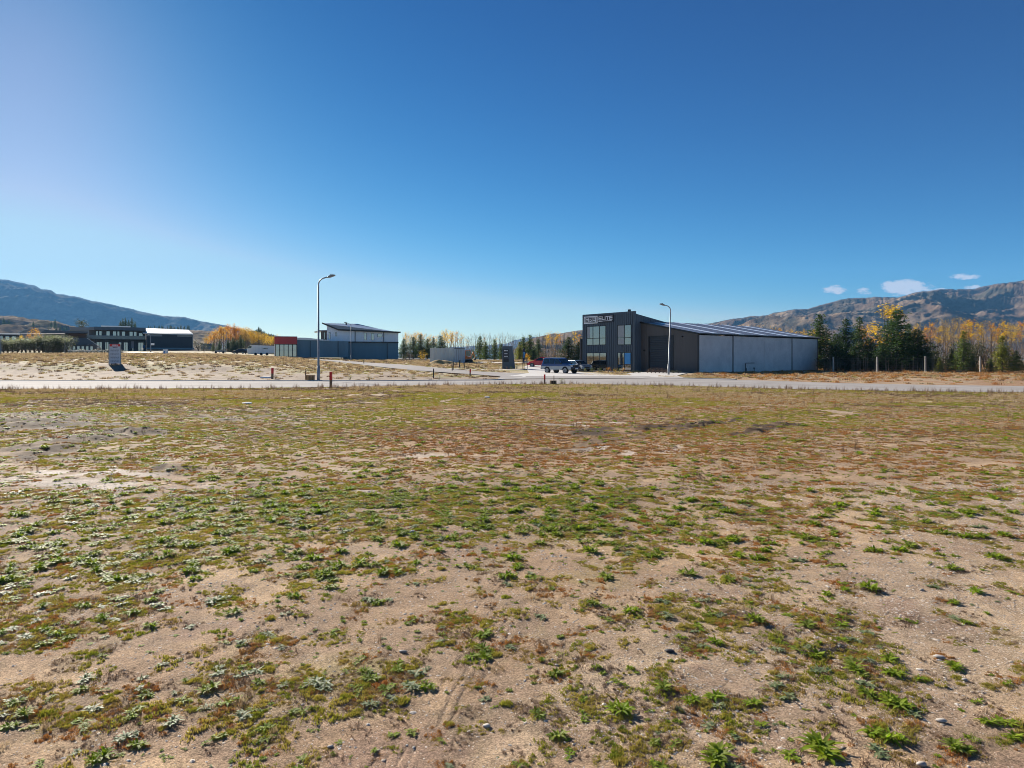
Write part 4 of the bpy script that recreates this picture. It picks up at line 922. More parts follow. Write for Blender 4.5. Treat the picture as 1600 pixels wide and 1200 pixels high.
# belt on the right
for i in range(58):
    px = 1408 + i * 4.6 + pr2.uniform(-1.5, 1.5); D = pr2.uniform(112, 145); top = np.interp(px, [1400, 1450, 1480, 1500, 1530, 1600, 1680], [522, 512, 508, 503, 508, 511, 505]) + pr2.uniform(-4, 8)
    tree_px('poplar', (P_or + P_fd + P_fd)[pr2.randrange(9)], 11, px, top, D, 'thin poplar with sparse orange leaves on the right, ' + ('just right of the dark conifer clump' if px < 1480 else 'behind the green pyramidal conifer' if px < 1535 else 'behind the yellow green conifer' if px < 1590 else 'at the right edge'), 'poplar', 'poplar belt behind the right hand conifers', sx=1.1)
for i in range(30):
    px = 1150 + i * 5 + pr2.uniform(-2, 2)
    tree_px('poplar', (P_or + P_fd)[pr2.randrange(6)], 11, px, 516 + (px - 1150) * .06 + pr2.uniform(-5, 6), pr2.uniform(150, 175), 'thin orange poplar showing above the warehouse roof', 'poplar', 'poplars behind the warehouse', sx=1.2)
# belt in the middle distance
for i in range(92):
    px = 630 + i * 3.05 + pr2.uniform(-1.2, 1.2); D = pr2.uniform(235, 300)
    gold = 632 < px < 722 and pr2.random() < (.95 if 692 < px < 714 else .6); right = px > 852 and pr2.random() < .5
    top = (520 if 690 < px < 716 else 524) + pr2.uniform(-2, 5)
    ms = pr2.choice(P_or + P_gold) if gold else (pr2.choice(P_or) if right else pr2.choice(P_bare + P_bare + P_fd[:1]))
    lab = 'autumn poplar with yellow leaves in the belt behind the container' if gold else ('poplar with orange tufts in the belt left of the office' if right else 'bare slender poplar in the long belt in the middle distance')
    lab = ('yellow leaved poplar' if gold else 'orange tufted poplar' if ms in P_or else 'bare slender poplar') + ' in the far belt ' + ('right of the white and blue building' if px < 672 else 'above the container' if px < 724 else 'above the orange digger' if px < 742 else 'between digger and black sign' if px < 784 else 'above the black sign' if px < 810 else 'above the red car' if px < 850 else 'above the blue and silver car' if px < 880 else 'left of the black office')
    tree_px('poplar', ms, 11, px, top, D, lab, 'poplar', 'poplar belt in the middle distance', sx=1.15)
for (px, top, D, ms, hh, sx, lab) in (
    (631, 529, 190, C1, 8, 1.0, 'dark conifer touching the corner of the white and blue building'), (646, 526, 190, C1, 8, 1.1, 'broad dark conifer, second right of the white and blue building'), (657, 522, 185, C2, 8, 1.1, 'conifer with a pointed tip, left of the container'), (668, 529, 188, C1, 8, 1.1, 'short dark conifer just left of the container'),
    (677, 527, 200, C2, 8, 1.0, 'small conifer behind the left end of the container'), (689, 524, 205, C1, 8, 1.0, 'dense dark conifer rising above the container'),
    (750, 525, 172, CG1, 7, 1.0, 'tall green conifer, first right of the digger'), (759, 534, 165, CG2, 7, 1.0, 'short green conifer, second right of the digger'), (773, 530, 170, CG1, 7, .95, 'green conifer between the digger and the black sign'), (783, 537, 175, CG2, 7, .9, 'green conifer half hidden by the black sign'),
    (739, 545, 180, CG1, 7, 1.0, 'low green conifer beside the digger'),
    (812, 534, 150, CY1, 7, 1.0, 'yellow green conifer right behind the black sign'), (818, 527, 156, CG2, 7, 1.0, 'green conifer behind the feather flag'), (828, 523, 154, CG1, 7, 1.0, 'tallest green conifer, behind the flag and red car'), (834, 541, 146, C1, 8, 1.0, 'dark low conifer behind the red car'), (841, 529, 160, C2, 8, .95, 'thin dark conifer above the red car'),
    (888, 526, 150, C1, 8, 1.15, 'big bushy dark green conifer left of the office'), (904, 534, 148, CG2, 7, 1.1, 'green conifer against the corner of the office')):
    tree_px('conifer', ms, hh, px, top, D, lab, 'conifer', 'conifers in the middle distance', sx=sx * 1.6)
B_dry = broad_meshes(3, 1.7, 81, M_redbush, 350, .2, base=.1, twig=M_twig); B_grey = broad_meshes(3, 1.6, 82, M_dry, 420, .2, base=.1, twig=M_twig); B_dark = broad_meshes(3, 1.7, 83, M_bushd, 700, .22, base=.05)
B_gold = broad_meshes(3, 1.5, 84, M_gold, 450, .2, base=.1); B_or = broad_meshes(3, 1.5, 85, M_orange, 400, .2, base=.1); B_grn = broad_meshes(3, 1.7, 86, M_cong, 600, .2, base=.05); B_yg = broad_meshes(3, 1.6, 87, M_cony, 450, .2, base=.05)
B_sil = broad_meshes(3, 1.9, 88, M_silver, 900, .16, base=.3)
for (px, top, D, ms, sx, lab) in (
    (855, 545, 140, B_grey, 1.1, 'bare brown bush behind the parked cars'), (866, 541, 142, B_dry, 1.1, 'reddish bare shrub behind the blue and silver car'), (877, 546, 138, B_grey, 1.0, 'twiggy shrub left of the big bushy conifer'), (848, 550, 141, B_dry, 1, 'low brown shrub above the red car'),
    (823, 552, 112, B_or, .8, 'orange autumn shrub behind the trestle sign'), (661, 546, 150, B_gold, 1.0, 'yellow and orange shrub behind the wire fence left of the container'), (640, 548, 155, B_grey, 1.1, 'grey green shrub right of the blue walled building'), (633, 552, 150, B_dark, 1, 'dark shrub at the end of the blue wall'),
    (310, 530, 262, B_dark, 1.1, 'dark green bush right of the long shed'), (318, 536, 262, B_dark, 1.2, 'dark rounded bush, second right of the long shed'), (319, 548, 200, B_dry, 1.8, 'low russet bush on the far field edge'), (333, 547, 205, B_grey, 1.8, 'grey brown low bush on the far field edge'), (343, 545, 210, B_dark, 1.8, 'dark low bush behind the small trailer'), (352, 545, 214, B_dry, 1.6, 'reddish low bush behind the small trailer'), (364, 550, 200, B_grey, 1.8, 'pale low bush left of the dark car'),
    (404, 574.5, 73, B_dark, 1.5, 'dark green tussock alone on the bare bank'), (431, 585.5, 57, B_dark, 1.2, 'small dark tussock right of the first red topped peg')):
    tree_px('bush', ms, 3, px, top, D, lab, 'bush', None, sx=sx)
# left group: autumn belt, dark conifers before it, pines on the spur
for i in range(34):
    px = 322 + i * 3.4 + pr2.uniform(-1.2, 1.2); D = pr2.uniform(300, 350); top = np.interp(px, [322, 340, 355, 375, 392, 400, 440], [527, 517, 514, 516, 520, 523, 530]) + pr2.uniform(-2, 4)
    yel_ = px > 378
    tree_px('poplar', pr2.choice(P_gold) if yel_ or pr2.random() < .3 else pr2.choice(P_org), 11, px, top, D, 'bright golden poplar in the row behind the white caravan' if yel_ else 'glowing orange poplar in the autumn row left of the caravan', 'poplar', 'autumn row at the left', sx=1.7)
for (px, top, ms, sx, lab) in ((333, 536, CG2, 1.3, 'green conifer at the left end of the row before the orange trees'), (343, 533, C1, 1.2, 'dark conifer, second in the row before the orange trees'), (356, 531, C1, 1.3, 'broad dark conifer in the middle of the row before the orange trees'), (364, 527, C1, 1.2, 'dark conifer left of the tallest in the row'), (376, 523, C1, 1.25, 'tallest blackish conifer in front of the golden trees'), (370, 530, C2, 1.2, 'dark conifer crowded against the tallest in the row')):
    tree_px('conifer', ms, 8 if ms in (C1, C2) else 7, px, top, 290, lab, 'conifer', 'dark conifers before the orange trees', sx=sx)
for i in range(26):
    px = 394 + i * 1.8 + pr2.uniform(-.8, .8); D = 745 + pr2.uniform(-25, 10); row = np.interp(px, [394, 400, 404, 410, 420, 430, 440], [519, 514, 510, 516, 520, 524, 531]) + pr2.uniform(-1, 2)
    zb = float(H0 - (np.interp(px, [q[0] for q in SIL_W], [q[1] for q in SIL_W]) - HY) / F * 755); zt = H0 - (row - HY) / F * D; k = max(.5, (zt - zb + 4) / 8)
    tree('pine', C1, ((px - 800) / F * D, D, zb - 4), 'distant dark pine on the wooded spur at the left', 'pine', 'pines along the wooded spur', pr2.uniform(0, 6), (k, k, k))
for i in range(34):
    px = 1404 + i * 6.3 + pr2.uniform(-3, 3)
    tree_px('bare_bush', (B_dry, B_grey, B_grey, B_dark)[pr2.randrange(4)], 3, px, pr2.uniform(528, 552), pr2.uniform(104, 112), 'tall brown twiggy bush among the poplar stems on the right', 'bush', 'bushes in the right hand poplar belt', sx=.62)
for i in range(24):
    px = 1288 + i * 8 + pr2.uniform(-3, 3)
    if px > 1470 and pr2.random() < .4: continue
    tree_px('undergrowth_bush', B_dark, 3, px, 556 + pr2.uniform(-4, 8), pr2.uniform(96, 100), 'dark shaded bush filling the foot of the conifers behind the right hand fence', 'bush', 'undergrowth beneath the right hand conifers', sx=1.3)
B_big = broad_meshes(10, 6, 90, M_bushd, 1400, .9, base=.1)
def on_row(px, D, row): return ((px - 800) / F * D, D, H0 - (row - HY) / F * D)
tree('broad_tree', B_big, on_row(127, 420, 520), 'large dark rounded tree on the skyline behind the roofs at the left', 'tree', None, 0, (.68, .68, .82))
for (px, top) in ((188, 508), (192, 505), (196, 504), (201, 507), (206, 504), (211, 509)):
    tree('conifer', C2, on_row(px, 420, 517), 'dark conifer poking above the two storey building roof', 'conifer', 'conifers behind the two storey building', px, (.45 * (517 - top) / 8 + .3,) * 3)
for i in range(22):
    px = 232 + i * 3.0 + pr2.uniform(-1, 1)
    tree('conifer', C2, on_row(px, 700, 516), 'tiny dark conifer on the ridge above the white roofed shed', 'conifer', 'row of trees above the white roofed shed', px, (pr2.uniform(.35, .75),) * 3)
for (px, row, D, k) in ((6, 508, 1200, 2.4), (14, 510, 1200, 2.2), (52, 506, 1150, 1.3), (86, 508, 1150, 2.0), (80, 507, 1200, 1.4), (94, 512, 1150, 1.3), (100, 513, 1150, 1.2), (104, 511, 1180, 1.0), (88, 520, 900, 1.6), (75, 517, 950, 1.2)):
    tree('conifer', C1, on_row(px, D, row + 5), 'isolated dark tree on the brown foothill at far left', 'conifer', 'trees dotted over the foothill', px, (k * .8, k * .8, k))
tree_px('autumn_tree', O1, 9, 53, 512, 190, 'reddish orange tree above the hedge at far left', 'tree', sx=.9); tree_px('autumn_tree', O1, 9, 60, 517, 188, 'rusty brown tree beside the reddish one at far left', 'tree', sx=.8); tree_px('golden_tree', G2, 9, 34, 523, 170, 'small golden tree in the hedge at far left', 'tree', sx=.5)
# hedge of tall shrubs at the far left, and the clipped low one
for i in range(17):
    px = -8 + i * 6.9 + pr2.uniform(-1, 1); top = np.interp(px, [0, 20, 50, 70, 105], [530, 529, 527, 524, 526]) + pr2.uniform(-1.5, 1.5)
    t_ = tree_px('hedge_shrub', B_dark, 3, px, top, 148 + pr2.uniform(-1, 1), 'tall dark shrub with silvery green top in the hedge at far left', 'shrub', 'tall hedge at the far left', sx=1.0)
    o = link(bpy.data.objects.new('crown_top', B_sil[1])); o.parent = t_; o.scale = (.98, .98, .6); o.location = (0, 0, 1.25)
for i in range(16):
    px = 108 + i * 5.6
    tree_px('hedge_shrub', B_dark, 3, px, 545.5 + pr2.uniform(-.5, .5), 150, 'low clipped dark shrub in the row in front of the two storey building', 'shrub', 'low hedge at the left', sx=2.4)
# young trees and shrubs by the office and sign
for (px, top, D, ms, sx, lab) in ((925.5, 574, 90, B_grn, 1, 'round green shrub under the left office window'), (937, 574, 90, B_grn, 1, 'round green shrub right under the office window middle'), (914, 575, 91, B_yg, .9, 'yellow green shrub at the left corner of the office'), (950.5, 573.5, 88.5, B_or, 1.1, 'bright orange shrub between the office windows'),
        (961, 574, 88, B_gold, 1.0, 'golden shrub right of the orange one by the office'), (968, 575.5, 88, B_yg, .9, 'yellow shrub in the middle of the office bed'), (974, 574.5, 87.5, B_or, .9, 'amber shrub under the right office window'), (981, 577, 87, B_grey, 1.0, 'dry grass clump below the blue window panel'),
        (780, 572.5, 96, B_yg, .8, 'small yellow green shrub left of the black sign'), (784, 573, 96, B_gold, .7, 'tiny golden shrub beside the left shrub of the black sign'), (807.5, 568, 93, B_yg, 1.0, 'bright yellow green shrub at the right foot of the black sign'), (792, 573, 93, B_grey, 1.2, 'low grey shrub at the foot of the black sign'), (799, 573, 93, B_grn, 1.2, 'low green shrub at the foot of the black sign'),
        (547, 591, 55.2, B_yg, 1.5, 'small yellow weed bush at the road edge right of the lamp'), (577, 592, 55.4, B_yg, 1.3, 'small yellow weed clump further right at the road edge'), (645, 590.5, 56, B_yg, 1.3, 'bright yellow weed clump on the road verge'), (686, 592, 56, B_yg, 1.6, 'flat yellow weed patch beside the dark post'), (878, 595.5, 47.3, B_yg, 1.5, 'low weed clump on the near road edge beside the dark box')):
    tree_px('shrub', ms, 3, px, top, D, lab, 'shrub', None, sx=sx)
for i, px in enumerate((1012, 1018, 1024, 1030, 1036, 1042)):
    tree_px('lavender_bush', B_grey, 3, px, 574.5 + (i in (0, 5)) * 2, 84.5 - i * .5, 'grey lavender like bush in the row before the roller door', 'shrub', 'grey bushes before the roller door', sx=1.3)
for px in (990, 998, 1052, 1060): tree_px('low_shrub', B_dark, 3, px, 580.5, 84, 'low dark shrub in the shade of the warehouse front', 'shrub', 'dark low shrubs at the warehouse front', sx=2)
# pale thin stems of young trees behind the fence
S_ = MB()
for i in range(70):
    px = pr2.uniform(1285, 1470); D = pr2.uniform(91, 95); b = W(px, D); h_ = pr2.uniform(1.0, 2.6)
    S_.tube([b, b + Vector((pr2.uniform(-.1, .1), 0, h_))], [.022, .01], 3, False)
tag(S_.build('sapling_stems', M_barkp), kind='stuff')

# ------------------------------------------------------------------ shared building materials
M_black = mat('black_cladding', (.085, .112, .145), .45, var=.10, scale=1.5, streak=True, spec=.5)
M_charc = mat('charcoal_cladding', (.088, .082, .078), .6, var=.12, scale=1.2, streak=True)
M_roof = mat('grey_roof_steel', (.26, .265, .30), .32, .2, var=.10, scale=.8, streak=True)
M_roofw = mat('white_roof_sheet', (.82, .84, .86), .25, var=.04, spec=1.0)
M_roofp = mat('pale_roof_steel', (.45, .47, .49), .35, .2, var=.08)
M_frame = mat('black_frame', (.012, .013, .015), .4, var=.05)
M_door = mat('roller_door', (.035, .045, .058), .5, var=.08, spec=.4)
M_white = mat('white_paint', (.88, .90, .92), .5, var=.05)
M_whouse = mat('white_wall', (.85, .88, .90), .6, var=.05, streak=True)
M_blue = mat('slate_blue_cladding', (.15, .24, .29), .55, var=.08, scale=1, streak=True)
M_red = mat('red_fascia', (.50, .05, .05), .5, var=.1)
M_redp = mat('red_paint', (.68, .025, .02), .45, var=.12, scale=9)
M_pole = mat('galvanised_steel', (.26, .28, .30), .5, .2, var=.12, scale=5)
M_lampg = mat('lamp_housing', (.22, .23, .24), .45, .2)
M_sign = mat('signboard_grey', (.66, .68, .73), .6, var=.04)
M_ink = mat('dark_ink', (.03, .03, .035), .6, var=.05)
M_inkg = mat('grey_ink', (.22, .24, .27), .6, var=.05)
M_wood = mat('weathered_wood', (.20, .14, .09), .85, var=.25, scale=8)
M_wooda = mat('orange_timber', (.42, .24, .10), .8, var=.2, scale=8)
M_post = mat('fence_post', (.42, .40, .35), .85, var=.2, scale=6)
M_tyre = mat('tyre', (.018, .018, .018), .85, var=.2)
M_rim = mat('wheel_rim', (.42, .43, .45), .35, .6)
M_glass = glass('window_glass'); M_cglass = glass('car_glass', (.02, .025, .025), .03); M_cglass.node_tree.nodes['Principled BSDF'].inputs['IOR'].default_value = 1.5
M_dark = mat('dark_void', (.012, .012, .012), .9)
M_wire = mat('wire', (.20, .20, .19), .6, .3)

def panel_mat(name):
    m, t, p, o = nodes(name)
    tc = N(t, 'ShaderNodeTexCoord'); n1 = N(t, 'ShaderNodeTexNoise', Scale=.55, Detail=8.0, Roughness=.7); n2 = N(t, 'ShaderNodeTexNoise', Scale=9.0, Detail=5.0)
    oi = N(t, 'ShaderNodeObjectInfo')
    ad = N(t, 'ShaderNodeVectorMath', operation='ADD'); t.links.new(tc.outputs['Object'], ad.inputs[0])
    cb = N(t, 'ShaderNodeCombineXYZ'); ml = N(t, 'ShaderNodeMath', operation='MULTIPLY'); ml.inputs[1].default_value = 40; t.links.new(oi.outputs['Random'], ml.inputs[0]); t.links.new(ml.outputs[0], cb.inputs[0]); t.links.new(cb.outputs[0], ad.inputs[1])
    t.links.new(ad.outputs[0], n1.inputs[0]); t.links.new(ad.outputs[0], n2.inputs[0])
    r = N(t, 'ShaderNodeValToRGB'); r.color_ramp.elements[0].position = .3; r.color_ramp.elements[0].color = (.50, .53, .54, 1); r.color_ramp.elements[1].position = .7; r.color_ramp.elements[1].color = (.68, .70, .70, 1)
    t.links.new(n1.outputs[0], r.inputs[0])
    mr = N(t, 'ShaderNodeMapRange'); mr.inputs[1].default_value = .3; mr.inputs[2].default_value = .7; mr.inputs[3].default_value = .88; mr.inputs[4].default_value = 1.1; t.links.new(n2.outputs[0], mr.inputs[0])
    sc = N(t, 'ShaderNodeVectorMath', operation='SCALE'); t.links.new(r.outputs[0], sc.inputs[0]); t.links.new(mr.outputs[0], sc.inputs['Scale']); t.links.new(sc.outputs[0], p.inputs['Base Color'])
    p.inputs['Roughness'].default_value = .8
    return m
M_tilt = panel_mat('precast_concrete')

def window(root, name, x0, x1, y, z0, z1, cols=1, transom=None, fw=.07, axis='y', pane=None, out=-1):
    """a framed window in the plane y (or x when axis is 'x'); out: side it faces"""
    def bx(mb, a0, a1, d0, d1, c0, c1):
        return mb.box(a0, a1, min(d0, d1), max(d0, d1), c0, c1) if axis == 'y' else mb.box(min(d0, d1), max(d0, d1), a0, a1, c0, c1)
    fr = MB(); dA, dB = y, y + out * .06
    bx(fr, x0, x1, dA, dB, z0, z0 + fw); bx(fr, x0, x1, dA, dB, z1 - fw, z1)
    bx(fr, x0, x0 + fw, dA, dB, z0 + fw, z1 - fw); bx(fr, x1 - fw, x1, dA, dB, z0 + fw, z1 - fw)
    for k in range(1, cols):
        xc = x0 + (x1 - x0) * k / cols; bx(fr, xc - fw * .6, xc + fw * .6, dA, dB + out * .002, z0 + fw, z1 - fw)
    f = fr.build(name, M_frame, root)
    for k in range(cols):
        a0 = x0 + (x1 - x0) * k / cols + fw * .62; a1 = x0 + (x1 - x0) * (k + 1) / cols - fw * .62
        spans = [(z0 + fw, z1 - fw)] if transom is None else [(z0 + fw, transom - fw / 2), (transom + fw / 2, z1 - fw)]
        for (c0, c1) in spans:
            g = MB(); bx(g, a0, a1, dA + out * .004, dA + out * .03, c0, c1); g.build('pane', pane or M_glass, f)
    if transom is not None:
        g = MB(); bx(g, x0 + fw, x1 - fw, dA, dB + out * .004, transom - fw / 2, transom + fw / 2); g.build('transom', M_frame, f)
    return f
FONT = {'E': ['1111', '1000', '1110', '1000', '1111'], 'R': ['1110', '1001', '1110', '1010', '1001'], 'L': ['1000', '1000', '1000', '1000', '1111'], 'I': ['1', '1', '1', '1', '1'], 'T': ['11111', '00100', '00100', '00100', '00100']}
def letter(mb, ch, x, z, w_, h_, y0, y1):
    """block capital drawn with bars"""
    b = h_ * .2
    if ch == 'E':
        mb.box(x, x + b, y0, y1, z, z + h_)
        for k in (0, .4, .8): mb.box(x + b, x + w_, y0, y1, z + k * h_, z + (k + .2) * h_)
    elif ch == 'L': mb.box(x, x + b, y0, y1, z, z + h_); mb.box(x + b, x + w_, y0, y1, z, z + b)
    elif ch == 'I': mb.box(x, x + b, y0, y1, z, z + h_)
    elif ch == 'T': mb.box(x, x + w_, y0, y1, z + h_ - b, z + h_); mb.box(x + w_ / 2 - b / 2, x + w_ / 2 + b / 2, y0, y1, z, z + h_ - b)
    elif ch == 'R':
        mb.box(x, x + b, y0, y1, z, z + h_); mb.box(x + b, x + w_, y0, y1, z + .8 * h_, z + h_); mb.box(x + b, x + w_, y0, y1, z + .4 * h_, z + .6 * h_)
        mb.box(x + w_ - b, x + w_, y0, y1, z + .6 * h_, z + .8 * h_); mb.prism([(x + w_ * .45, z + .4 * h_), (x + w_ * .45 + b * 1.2, z + .4 * h_), (x + w_, z), (x + w_ - b * 1.2, z)], y0, y1)
def sheet_ribs(mb, x0, x1, y, z0, z1, step, d=.03, wd=.03, axis='y', ztop=None):
    n = int((x1 - x0) / step)
    for k in range(1, n):
        x = x0 + (x1 - x0) * k / n; zt = z1 if ztop is None else ztop(x)
        if axis == 'y': mb.box(x - wd / 2, x + wd / 2, y - d, y, z0, zt)
        else: mb.box(y - (0 if d > 0 else d) , y + (d if d > 0 else 0), x - wd / 2, x + wd / 2, z0, zt)

# ------------------------------------------------------------------ the office and warehouse
wh = thing('warehouse', 'long grey warehouse with pale concrete panels and white striped roof beside the black office', 'warehouse', (23.5, 86, 0), R(-51.5))
EV, RG, GW, LN = 5.0, 7.05, 21.6, 29.9
slope = (RG - EV) / (GW / 2)
# side wall: four precast panels with dark posts
for k in range(4):
    a = .12 + k * (LN - .2) / 4; b = a + (LN - .2) / 4 - (.16 if k != 1 else .06)
    MB().box(-.18, 0, a, b, 0, EV - .18).build('concrete_panel', M_tilt, wh, bevel=.015)
for k, yy_ in enumerate((0.06, (LN - .2) / 4, 2 * (LN - .2) / 4 + .05, 3 * (LN - .2) / 4, LN - .06)):
    ww_ = (.12, .12, .03, .12, .06)[k]
    MB().box(-.16, .035 if k in (1, 3) else -.02, yy_ + .03 - ww_, yy_ + .03 + ww_ * .6, 0, EV - .16).build('wall_post', M_frame, wh)
# front wall (right of the office) with the door opening
DX0, DX1, DZ = -8.02, -3.95, 4.78
fw_ = MB(); zf = lambda x: EV + slope * min(-x, GW + x)
fw_.prism([(DX1, 0), (0, 0), (0, EV - .02), (DX1, zf(DX1) - .02)], 0, .2); fw_.prism([(-9.45, 0), (DX0, 0), (DX0, zf(DX0) - .02), (-9.45, zf(-9.45) - .02)], 0, .2)
fw_.prism([(DX0, DZ), (DX1, DZ), (DX1, zf(DX1) - .02), (DX0, zf(DX0) - .02)], 0.001, .199); fw_.build('front_wall', M_charc, wh)
rb = MB(); sheet_ribs(rb, -9.4, DX0 - .1, -.001, 0, 5, .3, .02, .025, ztop=lambda x: zf(x) - .1); sheet_ribs(rb, DX1 + .1, -.05, -.001, 0, 5, .3, .02, .025, ztop=lambda x: zf(x) - .1)
tag(rb.build('cladding_ribs', M_charc, wh), kind='stuff')
dr = MB().box(DX0 + .02, DX1 - .02, .12, .16, 0, DZ).build('roller_door', M_door, wh)
for k in range(20):
    sl = MB().prism([(.12, k * .238 + .01), (.085, k * .238 + .06), (.085, k * .238 + .19), (.12, k * .238 + .228)], DX0 + .05, DX1 - .05, 'x').build('slat', M_door, dr)
MB().box(DX0 - .08, DX0 + .02, -.05, .05, 0, DZ).box(DX1 - .02, DX1 + .08, -.05, .05, 0, DZ).box(DX0 - .08, DX1 + .08, -.06, .05, DZ, DZ + .1).build('door_frame', M_frame, wh)
for (px_, z_) in ((-2.6, 4.6), (-8.9, 2.9)): MB().box(px_, px_ + .22, -.2, 0, z_, z_ + .13).build('wall_light', M_frame, wh)
MB().box(-GW, 0, LN - .2, LN, 0, EV).build('rear_wall', M_charc, wh); MB().box(-GW, -GW + .2, .2, LN - .2, 0, EV - .1).build('far_side_wall', M_charc, wh)
MB().prism([(-GW + .2, EV - .05), (-.2, EV - .05), (-GW / 2, RG - .1)], LN - .19, LN - .01).build('gable', M_charc, wh)
# roof: two planes, the near one with translucent strips
rf = MB()
def roof_piece(mb, y0, y1, lift=0, th=.08):
    mb.prism([(.12, EV + lift), (-GW / 2, RG + lift + .02), (-GW / 2, RG + lift + .02 + th), (.12, EV + lift + th)], y0, y1)
strips = [(2.6, 4.0), (8.5, 9.9), (14.4, 15.8), (20.3, 21.7), (25.9, 27.3)]
edges = [-.25] + [e for s_ in strips for e in s_] + [LN + .3]
roof = MB()
for a, b in zip(edges[::2], edges[1::2]): roof_piece(roof, a, b)
roof.prism([(-GW / 2 - .002, RG + .02), (-GW - .12, EV), (-GW - .12, EV + .08), (-GW / 2 - .002, RG + .10)], -.25, LN + .3)
ro = roof.build('roof', M_roof, wh)
rr_ = MB()
for a, b in zip(edges[::2], edges[1::2]):
    n_ = max(2, int((b - a) / .75))
    for k in range(n_ + 1):
        yq = a + .03 + (b - a - .06) * k / n_; rr_.prism([(.12, EV + .08), (-GW / 2 + .1, RG + .085), (-GW / 2 + .1, RG + .103), (.12, EV + .10)], yq - .02, yq + .02)
tag(rr_.build('roof_ribs', M_roof, wh), kind='stuff')
for a, b in strips:
    q = MB(); roof_piece(q, a + .004, b - .004, .012, .115); q.build('translucent_strip', M_roofw, wh)
MB().box(.12, .26, -.25, LN + .3, EV - .08, EV + .06).build('gutter', M_frame, wh)
MB().prism([(.14, EV - .12), (.14, EV + .1), (-GW / 2, RG + .13), (-GW / 2, RG - .1)], -.30, -.252).build('barge_board', M_frame, wh)
# office block
of = thing('office', 'black two storey office block with ribbed cladding, large windows and two white lettered signs', 'office', (23.5, 86, 0), R(-51.5))
OX0, OX1, OY0, OY1, OZ = -19.4, -9.4, -1.3, 6.3, 8.3
MB().prism([(OY0, 0), (OY1, 0), (OY1, 6.85), (OY0 + .25, 7.95), (OY0, 7.95)], OX0, OX1, 'x').build('wall', M_black, of)
MB().box(OX0 - .02, OX1 + .02, OY0 - .03, OY0 + .26, 7.95, OZ).build('parapet', M_black, of)
orb = MB()
sheet_ribs(orb, OX0, OX1, OY0 - .001, .1, 8.25, .36, .045, .045)
orb2 = MB(); sheet_ribs(orb2, OY0, OY1, OX1, .1, 7, .36, .045, .045, 'x', ztop=lambda y: 7.9 - (y - OY0) * .145)
orb.v += []; 
tag(orb2.build('side_ribs', M_black, of), kind='stuff')
# ribs broken by the windows
WINS = [(-18.56, -14.72, 3.78, 6.55, 3, 4.78), (-12.5, -9.98, 3.72, 6.5, 2, 4.72), (-18.56, -14.6, .12, 2.72, 3, 1.0), (-12.5, -9.98, .16, 2.72, 2, 1.0)]
ob = MB(); nrib = 28
for k in range(nrib + 1):
    x = OX0 + .04 + (OX1 - OX0 - .08) * k / nrib; segs = [(0.05, OZ - .04)]
    for (a, b, z0, z1, _, _) in WINS:
        if a - .04 < x < b + .04:
            segs = [(s0, min(s1, z0 - .02)) for (s0, s1) in segs if s0 < z0 - .02] + [(max(s0, z1 + .02), s1) for (s0, s1) in segs if s1 > z1 + .02]
            segs = [q for q in segs if q[1] > q[0] + .02]
    for (a, b) in set(segs): ob.box(x - .028, x + .028, OY0 - .08, OY0 - .031 if a > 7.9 else OY0, a, b)
tag(ob.build('cladding_ribs', M_black, of), kind='stuff')
for (a, b, z0, z1, c_, tr) in WINS: window(of, 'window', a, b, OY0 - .002, z0, z1, c_, tr, .08, out=-1)
M_blind = mat('blind', (.36, .39, .40), .7, var=.1); M_sky = mat('blue_panel', (.07, .33, .72), .5, var=.04)
MB().box(-11.15, -10.10, OY0 - .075, OY0 - .045, 1.08, 2.62).build('blue_window_panel', M_sky, of)
MB().box(-12.42, -11.3, OY0 - .045, OY0 - .034, 4.8, 6.42).build('window_blind', M_blind, of)
MB().box(-12.42, -11.3, OY0 - .045, OY0 - .034, 3.82, 4.64).build('window_blind', M_blind, of)
MB().box(-18.45, -17.9, OY0 - .045, OY0 - .034, 4.85, 6.45).build('window_blind', M_blind, of)
MB().box(-11.0, -10.7, OY0 + .4, OY0 + .7, 8.3, 8.55).tube([(-10.85, OY0 + .55, 8.55), (-10.85, OY0 + .55, 8.62)], .2, 8).build('roof_vent', M_frame, of)
MB().box(OX1 - .001 + .001, OX1 + .06, OY0 - .06, OY0 + .1, 0, OZ - .02).build('corner_flashing', M_black, of)
# sign 1: white frame and field with black letters; sign 2: black board with white letters
s1 = thing('sign', 'square white framed sign with black letters ERE high on the black office wall', 'sign'); s1.parent = None
Mw = Matrix.Translation((23.5, 86, 0)) @ Matrix.Rotation(R(-51.5), 4, 'Z'); s1.matrix_world = Mw @ Matrix.Translation((-19.0, OY0 - .085, 6.92))
MB().box(0, 2.72, -.06, 0, 0, 1.06).build('board', M_white, s1)
MB().box(.12, 2.60, -.072, -.062, .13, .93).build('border', M_ink, s1); MB().box(.19, 2.53, -.084, -.074, .19, .87).build('field', M_white, s1)
for ch, xx in (('E', .34), ('R', 1.04), ('E', 1.76)):
    q = MB(); letter(q, ch, xx, .25, .58, .56, -.10, -.086); q.build('letter', M_ink, s1)
s2 = thing('sign', 'long black sign with white letters ELITE high on the black office wall', 'sign'); s2.matrix_world = Mw @ Matrix.Translation((-16.2, OY0 - .085, 6.96))
MB().box(0, 3.0, -.05, 0, 0, 1.06).build('board', M_ink, s2)
xx = .16
for ch, w_ in (('E', .58), ('L', .5), ('I', .14), ('T', .58), ('E', .58)):
    q = MB(); letter(q, ch, xx, .36, w_, .54, -.07, -.052); q.build('letter', M_white, s2); xx += w_ + .075
q = MB(); q.box(.16, .95, -.07, -.052, .17, .27).box(1.05, 2.7, -.07, -.052, .2, .26); q.build('underline', M_white, s2)
